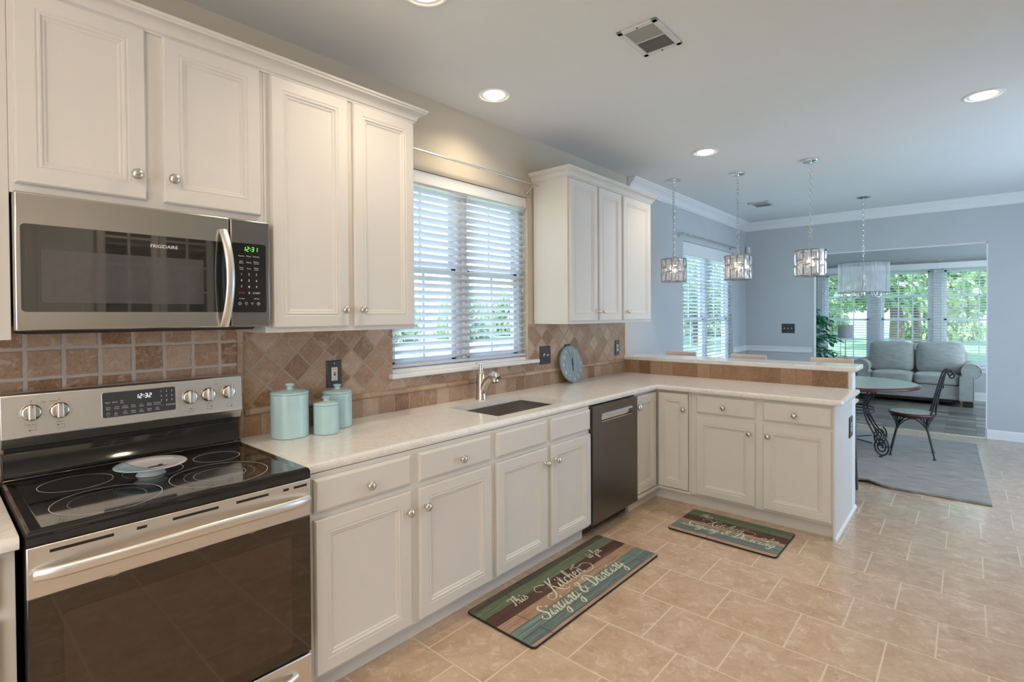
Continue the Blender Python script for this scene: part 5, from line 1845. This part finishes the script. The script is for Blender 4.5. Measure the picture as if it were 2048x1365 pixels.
for k in range(6):
    a = 2 * PI * k / 6 + 0.1
    p = Vector((x + (R_ - 0.003) * math.cos(a), y + (R_ - 0.003) * math.sin(a), 0))
    fr.tube([(p.x, p.y, z0), (p.x, p.y, z1)], 0.002, 6).tube([(p.x, p.y, z1), (x, y, z1)], 0.002, 6)
obj('shade_frame', fr, 'stool_leg', shade)

# ---------------------------------------------------------------- bar stools
def bar_stool():
    root = thing('bar_stool', 'bar stool', 'bar stool', (0, 0, 0), 0, 'bar stools at the raised bar')
    obj('seat', MB().box((-0.19, -0.20, 0.735), (0.17, 0.20, 0.765)), 'tan_wood', root, bevel=0.012, segs=3)
    for sy in (-1, 1):
        obj('leg', MB().tube([(0.15, sy * 0.165, 0.735), (0.185, sy * 0.185, 0.0)], [0.013, 0.010], 10), 'stool_leg', root)
        obj('leg', MB().tube([(-0.16, sy * 0.165, 0.735), (-0.20, sy * 0.185, 0.0)], [0.013, 0.010], 10), 'stool_leg', root)
        obj('back_post', MB().tube([(0.15, sy * 0.13, 0.75), (0.20, sy * 0.135, 1.060)], 0.010, 10), 'stool_leg', root)
    obj('footrest', MB().tube([(0.17, 0.177, 0.28), (-0.183, 0.177, 0.28), (-0.183, -0.177, 0.28), (0.17, -0.177, 0.28)], 0.008, 8, closed=True), 'stool_leg', root)
    bk = MB()
    path = []
    for i in range(13):
        t = -1 + 2 * i / 12
        path.append(((0.185 + 0.035 * (1 - t * t), t * 0.158, 1.062 + 0.002 * t * t), X, Z))
    bk.sweep(path, [(-0.010, -0.026), (0.010, -0.026), (0.013, -0.015), (0.013, 0.018), (0.008, 0.026), (-0.008, 0.026), (-0.013, 0.018), (-0.013, -0.015)])
    obj('back_rail', bk, 'tan_wood', root, smooth=50)
    return root


s0 = bar_stool()
s0.location = (4.0, -0.310, 0)
s0['label'] = 'light wood bar stool nearest the wall end of the raised bar'
dup(s0, (4.0, -0.966, 0), None, 'light wood bar stool in front of the switch plate wall, between two others', 'bar stools at the raised bar')
dup(s0, (4.0, -1.645, 0), None, 'light wood bar stool below the leafy plant at the open bar end', 'bar stools at the raised bar')

# ---------------------------------------------------------------- rug
rg_ = MB()
nx, ny = 40, 44
rx0, rx1, ry0, ry1 = 4.375, 6.78, -2.665, -0.35
for i in range(nx + 1):
    for j in range(ny + 1):
        x_, y_ = rx0 + (rx1 - rx0) * i / nx, ry0 + (ry1 - ry0) * j / ny
        y_ += 0.07 * (x_ - rx0) / (rx1 - rx0) * (1 - j / ny)
        d_ = math.exp(-((y_ + 1.86) / 0.10) ** 2) * math.exp(-((x_ - rx0) / 0.16) ** 2)
        rg_.v.append(Vector((x_ + 0.035 * d_ * 2, y_, 0.011 + 0.022 * d_)))
rg_.f = [(i * (ny + 1) + j, (i + 1) * (ny + 1) + j, (i + 1) * (ny + 1) + j + 1, i * (ny + 1) + j + 1) for i in range(nx) for j in range(ny)]
o = obj('rug', rg_, 'rug', None, smooth=60)
md = o.modifiers.new('solid', 'SOLIDIFY')
md.thickness = 0.010
tag(o, 'gray streaked wool rug under the round table', 'rug')

# ---------------------------------------------------------------- iron table and chair
TX, TY = 5.70, -1.55
ZRG = 0.0115
root = thing('round_table', 'round table with scrolled black iron base on the gray rug', 'table', (TX, TY, ZRG))
tp = obj('table_top', MB().lathe([(0.60, 0.700), (0.618, 0.706), (0.622, 0.718), (0.618, 0.730), (0.604, 0.737), (0.594, 0.737)], 72, (TX, TY, 0)).lathe([(0.594, 0.7005), (0.594, 0.7006)], 72, (TX, TY, 0)), 'mahogany', root, smooth=50)
obj('inlay', MB().lathe([(0.594, 0.7105), (0.594, 0.7375), (0.0, 0.7385)], 72, (TX, TY, 0)), 'table_top', tp, smooth=50)
for k in range(4):
    a = math.radians(-128 + 90 * k)
    u = Vector((math.cos(a), math.sin(a), 0))
    v = Vector((-math.sin(a), math.cos(a), 0))
    c = Vector((TX, TY, 0))
    lg = MB()
    for s_ in (-0.022, 0.022):
        pts = [c + u * q + Z * zz + v * s_ for q, zz in ((0.36, 0.700), (0.29, 0.63), (0.225, 0.54), (0.215, 0.46), (0.25, 0.36), (0.34, 0.23), (0.40, 0.17), (0.445, 0.12))]
        lg.tube(smooth_pts(pts, 5), 0.0075, 8)
    sc_ = []
    for i in range(46):
        t = i / 45
        rr_ = 0.105 * (1 - 0.80 * t)
        an = math.radians(62) - t * 4.6 * PI
        sc_.append(c + u * (0.395 + math.cos(an) * rr_ * 0.9) + Z * (ZRG + 0.112 + math.sin(an) * rr_))
    lg.tube(sc_, 0.0075, 8)
    lg.lathe([(0.016, ZRG), (0.016, ZRG + 0.008), (0.008, ZRG + 0.014)], 12, c + u * 0.395)
    lg.tube([c + u * 0.29 + Z * 0.13, c + u * 0.02 + Z * 0.13], 0.006, 8)
    obj('leg', lg, 'iron', root, smooth=60)
obj('ring', MB().tube(arc((TX, TY, 0.462), 0.225, 0, 2 * PI, 48, X, Y)[:-1], 0.008, 8, closed=True).tube(arc((TX, TY, 0.430), 0.23, 0, 2 * PI, 48, X, Y)[:-1], 0.006, 8, closed=True), 'iron', root)
obj('top_frame', MB().tube(arc((TX, TY, 0.693), 0.36, 0, 2 * PI, 48, X, Y)[:-1], 0.008, 8, closed=True), 'iron', root)

root = thing('iron_chair', 'black wrought iron chair with round seat and scrolled back beside the table', 'chair', (0, 0, 0))
st = obj('seat', MB().lathe([(0.190, 0.412), (0.199, 0.417), (0.201, 0.428), (0.197, 0.436), (0.186, 0.4395)], 48, (0, 0, 0)), 'mahogany', root, smooth=50)
obj('inlay', MB().lathe([(0.186, 0.4145), (0.186, 0.440), (0.0, 0.4405)], 48, (0, 0, 0)), 'table_top', st, smooth=50)
obj('seat_ring', MB().tube(arc((0, 0, 0.403), 0.178, 0, 2 * PI, 40, X, Y)[:-1], 0.0075, 8, closed=True), 'iron', root)
for sx in (-1, 1):
    for sy in (-1, 1):
        hip = Vector((sx * 0.115, sy * 0.120, 0.29))
        foot_ = Vector((sx * 0.178, sy * 0.178, 0.0))
        lg = MB().tube([hip, foot_ + Z * 0.01], 0.0078, 8).lathe([(0.016, 0.0), (0.016, 0.006), (0.008, 0.012)], 12, foot_)
        for q in ((sx * 0.060, sy * 0.168), (sx * 0.168, sy * 0.060), (sx * 0.122, sy * 0.128)):
            lg.tube(smooth_pts([hip - Z * 0.02, hip + (Vector((q[0], q[1], 0.29)) - hip) * 0.35 + Z * 0.05, Vector((q[0], q[1], 0.400))], 5), 0.0058, 8)
        obj('leg', lg, 'iron', root, smooth=60)
br = MB()
for pa, pb in (((-1, -1), (-1, 1)), ((1, -1), (1, 1)), ((-1, 1), (1, 1)), ((-1, -1), (1, -1))):
    A_ = Vector((pa[0] * 0.115, pa[1] * 0.12, 0.29))
    B_ = Vector((pb[0] * 0.115, pb[1] * 0.12, 0.29))
    br.tube([A_ + (B_ - A_) * (i / 16) + Z * 0.095 * math.sin(PI * i / 16) for i in range(17)], 0.0055, 8)
obj('brace', br, 'iron', root, smooth=60)
bk = MB()
for sx in (-1, 1):
    pts = [(sx * 0.125, -0.135, 0.40), (sx * 0.130, -0.165, 0.50), (sx * 0.135, -0.205, 0.68), (sx * 0.138, -0.240, 0.82), (sx * 0.140, -0.262, 0.872), (sx * 0.140, -0.295, 0.880), (sx * 0.140, -0.325, 0.860), (sx * 0.140, -0.322, 0.830), (sx * 0.140, -0.298, 0.822), (sx * 0.140, -0.288, 0.842)]
    bk.tube(smooth_pts(pts, 6), 0.008, 8)
    pts = [(sx * 0.075, -0.188, 0.435), (sx * 0.078, -0.208, 0.60), (sx * 0.080, -0.242, 0.76), (sx * 0.070, -0.262, 0.845), (0, -0.272, 0.880)]
    bk.tube(smooth_pts(pts, 6), 0.0065, 8)
    bk.tube([(sx * 0.14, -0.298, 0.880), (0, -0.275, 0.884)], 0.0065, 8)
for zz, yy in ((0.465, -0.168), (0.80, -0.243)):
    bk.tube([(-0.132, yy + 0.01, zz), (0, yy - 0.012, zz - 0.004), (0.132, yy + 0.01, zz)], 0.006, 8)
bk.tube(arc((0, -0.248, 0.745), 0.042, 0, 2 * PI, 20, X, Z)[:-1], 0.005, 8, closed=True)
obj('backrest', bk, 'iron', root, smooth=60)
root.location = (5.815, -2.088, ZRG)
root.rotation_euler = (0, 0, math.radians(4))

# ---------------------------------------------------------------- sofa
SXF = 9.74      # front of the seat
root = thing('sofa', 'gray upholstered loveseat with rolled arms below the sunroom windows', 'sofa', (10.15, -1.83, 0))


def cushion(a, b, r, name, parent, puff=0.0, sub=2):
    (x0, y0, z0), (x1, y1, z1) = a, b
    bm = bmesh.new()
    bmesh.ops.create_cube(bm, size=1.0)
    bmesh.ops.subdivide_edges(bm, edges=bm.edges[:], cuts=5, use_grid_fill=True)
    c = Vector(((x0 + x1) / 2, (y0 + y1) / 2, (z0 + z1) / 2))
    d = Vector((abs(x1 - x0), abs(y1 - y0), abs(z1 - z0)))
    for v in bm.verts:
        p = v.co * 2
        q = Vector((p.x * d.x / 2, p.y * d.y / 2, p.z * d.z / 2))
        # rounded box: pull corners in
        lim = Vector((d.x / 2 - r, d.y / 2 - r, d.z / 2 - r))
        cl = Vector((max(-lim.x, min(lim.x, q.x)), max(-lim.y, min(lim.y, q.y)), max(-lim.z, min(lim.z, q.z))))
        dl = q - cl
        if dl.length > r:
            q = cl + dl.normalized() * r
        bulge = puff * (1 - abs(p.y) ** 2) * (1 - abs(p.z if d.z > d.x else p.x) ** 2)
        if d.z > d.x:
            q.x -= bulge
        else:
            q.z += bulge if p.z > 0 else 0
        v.co = q + c
    mb = MB()
    bm.verts.ensure_lookup_table()
    mb.v = [v.co.copy() for v in bm.verts]
    mb.f = [tuple(v.index for v in f.verts) for f in bm.faces]
    bm.free()
    return obj(name, mb, 'sofa', parent, smooth=180, subsurf=sub)


YA, YBm, YC = -1.265, -1.845, -2.425
obj('base', MB().box((SXF + 0.03, YA + 0.03, 0.095), (10.55, YC - 0.03, 0.32)), 'sofa', root, bevel=0.02, segs=3)
obj('back', MB().box((10.40, YA + 0.1, 0.30), (10.57, YC - 0.1, 0.84)), 'sofa', root, bevel=0.06, segs=4)
for a, b in ((YA - 0.004, YBm + 0.004), (YBm - 0.004, YC + 0.004)):
    cushion((SXF, a, 0.315), (10.30, b, 0.490), 0.045, 'seat_cushion', root, 0.018)
for a, b, h_ in ((YA + 0.06, YBm + 0.010, 0.985), (YBm - 0.010, YC - 0.06, 0.990)):
    cushion((10.06, a, 0.470), (10.36, b, h_), 0.085, 'back_cushion', root, 0.045)
for ys, sg in ((YA, 1), (YC, -1)):
    pr = []
    for i in range(25):
        a = -0.35 * PI + 1.55 * PI * i / 24
        pr.append((0.125 + 0.118 * math.cos(a) + 0.01, 0.560 + 0.118 * math.sin(a)))
    prof = [(0.0, 0.10), (0.165, 0.10), (0.17, 0.35), (0.165, 0.45)] + pr + [(0.0, 0.47)]
    am = MB().sweep([((SXF - 0.03 + dx, ys, 0), Y * sg, Z) for dx in (0.0, 0.02, 0.80)], prof)
    arm = obj('arm', am, 'sofa', root, bevel=0.012, segs=3, smooth=50)
    obj('piping', MB().tube([Vector((SXF - 0.031, ys + sg * a, b)) for a, b in prof], 0.006, 6, closed=True), 'sofa', arm)
for px in (SXF + 0.05, 10.48):
    for py in (YA + 0.10, YC - 0.10):
        obj('foot', MB().box((px - 0.04, py - 0.06, 0.0), (px + 0.04, py + 0.06, 0.096)), 'sofa_foot', root, bevel=0.008)
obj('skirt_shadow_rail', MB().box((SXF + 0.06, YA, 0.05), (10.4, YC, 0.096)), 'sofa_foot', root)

# lamp and plant ----------------------------------------------------------------
lx, ly = 10.30, -0.822
root = thing('floor_lamp', 'slim lamp with gray drum shade between plant and sofa', 'lamp', (lx, ly, 0))
obj('base', MB().lathe([(0.13, 0.0), (0.13, 0.012), (0.05, 0.03), (0.018, 0.05), (0.012, 0.10), (0.012, 0.60), (0.020, 0.62), (0.026, 0.66), (0.012, 0.70), (0.009, 0.74)], 28, (lx, ly, 0)), 'nickel', root, smooth=50)
obj('pole', MB().cyl((lx, ly, 0.735), (lx, ly, 1.235), 0.009, 12).lathe([(0.004, 1.235), (0.006, 1.262), (0.0, 1.285)], 10, (lx, ly, 0)), 'nickel', root)
sh = MB().lathe([(0.124, 1.020), (0.118, 1.255)], 48, (lx, ly, 0), close=False).lathe([(0.115, 1.254), (0.121, 1.021)], 48, (lx, ly, 0), close=False)
sh.tube([(lx - 0.117, ly, 1.24), (lx + 0.117, ly, 1.24)], 0.002, 6).tube([(lx, ly - 0.117, 1.24), (lx, ly + 0.117, 1.24)], 0.002, 6)
obj('lamp_shade', sh, 'shade_gray', root, smooth=50)

px_, py_ = 8.45, -0.60
root = thing('potted_fig_tree', 'leafy green fig tree at the left side of the sunroom opening', 'plant', (px_, py_, 0))
obj('pot', MB().lathe([(0.13, 0.0), (0.15, 0.02), (0.185, 0.30), (0.19, 0.32), (0.175, 0.32), (0.165, 0.28), (0.0, 0.275)], 32, (px_, py_, 0)), 'clay', root, smooth=50)
obj('soil', MB().lathe([(0.168, 0.276), (0.0, 0.285)], 24, (px_, py_, 0), close=False), 'soil', root)
rr = random.Random(11)
tr, lf = MB(), MB()


def leaf(mb, p, d, ln, wd):
    d = d.normalized()
    s_ = d.cross(Z)
    if s_.length < 0.05:
        s_ = X.copy()
    s_.normalize()
    up_ = s_.cross(d)
    roll = rr.uniform(-0.6, 0.6)
    s_ = s_ * math.cos(roll) + up_ * math.sin(roll)
    n_ = d.cross(s_)
    vs = []
    for t, w_ in ((0, 0.05), (0.25, 0.8), (0.5, 1.0), (0.78, 0.6), (1.0, 0.0)):
        c_ = p + d * ln * t - Z * ln * 0.28 * t * t
        vs += [c_ - s_ * wd * w_ / 2 + n_ * wd * 0.10 * w_, c_, c_ + s_ * wd * w_ / 2 + n_ * wd * 0.10 * w_]
    mb.add(vs, [(3 * i + k, 3 * i + k + 1, 3 * i + 4 + k, 3 * i + 3 + k) for i in range(4) for k in range(2)])


base = Vector((px_, py_, 0.28))
for k in range(3):
    tr.tube(smooth_pts([base + Vector((0.03 * math.cos(k * 2.1), 0.03 * math.sin(k * 2.1), -0.01)), Vector((px_ + 0.05 * math.cos(k * 2.1 + 1), py_ + 0.05 * math.sin(k * 2.1 + 1), 0.75)), Vector((px_ + 0.05 * math.cos(k * 2.1 + 2.5), py_ + 0.05 * math.sin(k * 2.1 + 2.5), 1.35))], 6), 0.013, 8)
for i in range(95):
    z_ = rr.uniform(0.70, 1.56)
    a = rr.uniform(0, 2 * PI)
    ln = 0.42 * (1 - max(0, (z_ - 1.15)) * 1.1) * rr.uniform(0.55, 1.0)
    p0 = Vector((px_ + rr.uniform(-.05, .05), py_ + rr.uniform(-.05, .05), z_ - 0.05))
    dv = Vector((math.cos(a), math.sin(a), 0.35))
    ps = smooth_pts([p0, p0 + dv * ln * 0.5 + Z * 0.03, p0 + Vector((dv.x, dv.y, 0.08)) * ln], 5)
    tr.tube(ps, 0.003, 5)
    for j in range(11):
        q = ps[min(len(ps) - 1, int((0.25 + 0.75 * j / 10) * (len(ps) - 1)))]
        dd = Vector((dv.x + rr.uniform(-1, 1), dv.y + rr.uniform(-1, 1), rr.uniform(-0.7, 0.35)))
        leaf(lf, q + Vector((rr.uniform(-.02, .02), rr.uniform(-.02, .02), rr.uniform(-.02, .02))), dd, rr.uniform(0.075, 0.12), rr.uniform(0.034, 0.048))
obj('trunk', tr, 'bark', root, smooth=60)
obj('foliage', lf, 'leaf_fig', root, smooth=60)

# ---------------------------------------------------------------- outside
struct('lawn', MB().add([(-60, 0.5, -0.45), (140, 0.5, -0.45), (140, 120, -0.45), (-60, 120, -0.45), (11.2, -120, -0.45), (140, -120, -0.45), (140, 0.5, -0.45), (11.2, 0.5, -0.45)], [(0, 1, 2, 3), (4, 5, 6, 7)]), 'grass', smooth=0)
struct('road', MB().box((21.0, -60, -0.449), (25.5, 60, -0.42)), 'asphalt', smooth=0)
rr = random.Random(5)


def tree_mesh(nl, blobs, size):
    mb = MB()
    for _ in range(nl):
        b = blobs[rr.randrange(len(blobs))]
        d = Vector((rr.gauss(0, 1), rr.gauss(0, 1), rr.gauss(0, 1))).normalized() * rr.uniform(0.55, 1.0)
        c = Vector(b[0]) + Vector((d.x * b[1], d.y * b[1], d.z * b[2]))
        n_ = Vector((rr.gauss(0, 1), rr.gauss(0, 1), rr.gauss(0, 1) + 0.6)).normalized()
        u = n_.orthogonal().normalized()
        v = n_.cross(u)
        s_ = size * rr.uniform(0.6, 1.3)
        mb.add([c + u * s_, c + v * s_ * 0.6, c - u * s_, c - v * s_ * 0.6], [(0, 1, 2, 3)])
    return mb


tg = 'trees outside the windows'
t0 = thing('tree', 'tree', 'tree', (0, 0, -0.45), 0, tg)
bl = [((0, 0, 3.3), 2.4, 1.7), ((1.2, 0.9, 2.6), 1.7, 1.2), ((-1.2, -0.9, 2.7), 1.7, 1.2), ((0.4, -1.5, 2.4), 1.5, 1.1), ((-0.5, 1.6, 2.5), 1.5, 1.1), ((0, 0, 4.8), 1.5, 1.2)]
obj('trunk', MB().tube([(0, 0, -0.45), (0.05, 0, 1.2), (0.0, 0.1, 3.0)], [0.24, 0.18, 0.10], 10), 'bark', t0)
obj('crown', tree_mesh(7000, bl, 0.135), 'leaf_tree', t0, smooth=0)
t0.location = (18.5, -0.9, -0.45)
t0['label'] = 'leafy tree seen through the middle sunroom window, its crown nearest the glass'
SPOT = [((25, -5.2), 'leafy tree seen through the right sunroom window'), ((25.2, 3.9), 'leafy tree seen through the left sunroom window by the lamp'), ((32, -0.6), None), ((39, -5.5), None), ((39.5, 4.6), None),
        ((21.0, 9.6), 'leafy tree seen through the dining room window'), ((31, 10.2), None), ((37, 14.5), None), ((56, 0.5), None)]
for i, ((a, b), lb) in enumerate(SPOT):
    t = dup(t0, (a, b, -0.45), rr.uniform(0, 6.28), lb or 'green tree in the far row of trees beyond the windows', tg)
    k = rr.uniform(0.92, 1.08)
    t.scale = (k, k, k * rr.uniform(0.95, 1.15))
b0 = thing('bush', 'round green bush in the far hedge beyond the sink window', 'bush', (6, 31, -0.45), 0, 'hedge bushes beyond the lawn')
obj('foliage', tree_mesh(2600, [((0, 0, 0.85), 1.9, 1.0), ((1.2, 0, 0.7), 1.3, 0.85), ((-1.2, 0.2, 0.75), 1.3, 0.9), ((0, 0, 0.35), 2.2, 0.4)], 0.17), 'leaf_tree', b0, smooth=0)
for v in b0.children[0].data.vertices:
    v.co = v.co + Vector((6, 31, -0.45 - 0.12))
b0.location = (6, 31, -0.45)
for i in range(8):
    t = dup(b0, (-10 + 8.0 * (i if i < 2 else i + 1), 31 + rr.uniform(-1.0, 1.5), -0.45), rr.uniform(0, 6.28))
    k = rr.uniform(1.18, 1.28)
    t.scale = (k, k, k * rr.uniform(1.7, 2.3))

for i in range(6):
    t = dup(b0, (46 + (i % 2) * 0.6, -17 + 8.0 * i, -0.45), rr.uniform(0, 6.28), 'round green bush in the far hedge beyond the sunroom windows', 'hedge bushes beyond the road')
    k = rr.uniform(1.18, 1.28)
    t.scale = (k, k, k * rr.uniform(1.9, 2.3))
# ---------------------------------------------------------------- the cabinets across the aisle, seen only as reflections in the appliances
YO = -3.62
root = thing('base_cabinet', 'white base cabinets across the aisle, seen mirrored in the oven door', 'cabinet', (0.2, -3.9, 0))
obj('body', MB().box((-0.9, YF + 0.002, 0.095), (1.6, YO, 0.876)).box((-0.9, YF + 0.002, 0), (1.6, YO - 0.06, 0.095)), 'cabinet', root)
for i in range(5):
    a = -0.88 + 0.50 * i
    front('door', root, (a + 0.47, YO, ZD0), -X, Y, 0.46, ZD1 - ZD0, (0.03, 0.50))
    front('drawer', root, (a + 0.47, YO, ZR0), -X, Y, 0.46, ZR1 - ZR0, (0.23, 0.06))
tag(obj('countertop', MB().box((-0.92, YF + 0.001, 0.8765), (1.62, YO + 0.025, 0.914)), 'dark_counter', None, bevel=0.005), 'dark counter across the aisle, seen mirrored in the microwave door', 'countertop')
YW = -3.87
root = thing('wall_cabinet', 'solid white wall cabinet across the aisle, mirrored left in the microwave', 'cabinet', (-0.45, -4.0, 1.4))
obj('body', MB().box((-0.9, YF + 0.002, 1.404), (0.045, YW, 2.49)), 'cabinet', root)
for a in (-0.88, -0.41):
    front('door', root, (a + 0.44, YW, 1.424), -X, Y, 0.43, 1.05, (0.03, 0.08))
root = thing('glass_cabinet', 'white glass-fronted cabinet across the aisle, mirrored in the microwave door', 'cabinet', (0.4, -4.0, 1.4))
g = MB()
x0, x1, z0, z1 = 0.05, 0.98, 1.404, 2.49
g.box((x0, YF + 0.002, z0), (x0 + 0.02, YW, z1)).box((x1 - 0.02, YF + 0.002, z0), (x1, YW, z1)).box((x0, YF + 0.002, z0), (x1, YW, z0 + 0.02)).box((x0, YF + 0.002, z1 - 0.02), (x1, YW, z1)).box((x0, YF + 0.002, z0), (x1, YF + 0.012, z1))
g.box((x0, YF + 0.01, 1.76), (x1, YW + -0.02, 1.775)).box((x0, YF + 0.01, 2.12), (x1, YW - 0.02, 2.135))
obj('body', g, 'cabinet', root)
for a, b in ((x0 + 0.01, 0.510), (0.520, x1 - 0.01)):
    f = MB()
    w_ = 0.055
    f.box((a, YW, z0 + 0.02), (a + w_, YW + 0.02, z1 - 0.02)).box((b - w_, YW, z0 + 0.02), (b, YW + 0.02, z1 - 0.02)).box((a, YW, z0 + 0.02), (b, YW + 0.02, z0 + 0.075)).box((a, YW, z1 - 0.075), (b, YW + 0.02, z1 - 0.02))
    m_ = (a + b) / 2
    f.box((m_ - 0.009, YW + 0.002, z0 + 0.07), (m_ + 0.009, YW + 0.018, z1 - 0.07))
    for q in (1, 2, 3):
        zz = z0 + 0.075 + (z1 - z0 - 0.15) * q / 4
        f.box((a + w_, YW + 0.002, zz - 0.009), (b - w_, YW + 0.018, zz + 0.009))
    d_ = obj('door', f, 'cabinet', root)
    obj('pane', MB().box((a + 0.05, YW + 0.008, z0 + 0.07), (b - 0.05, YW + 0.012, z1 - 0.07)), 'pane', d_, smooth=0)
root = thing('picture_frame', 'small dark framed drawing on the counter across the aisle', 'picture frame', (-0.25, -3.95, 0.915))
obj('frame', MB().obox((-0.25, -3.95, 1.05), X, (0, -0.17, 0.985), (0, 0.985, 0.17), 0.12, 0.135, 0.008), 'black', root)
obj('print', MB().obox((-0.25, -3.941, 1.0515), X, (0, -0.17, 0.985), (0, 0.985, 0.17), 0.10, 0.115, 0.0006), 'paper', root)
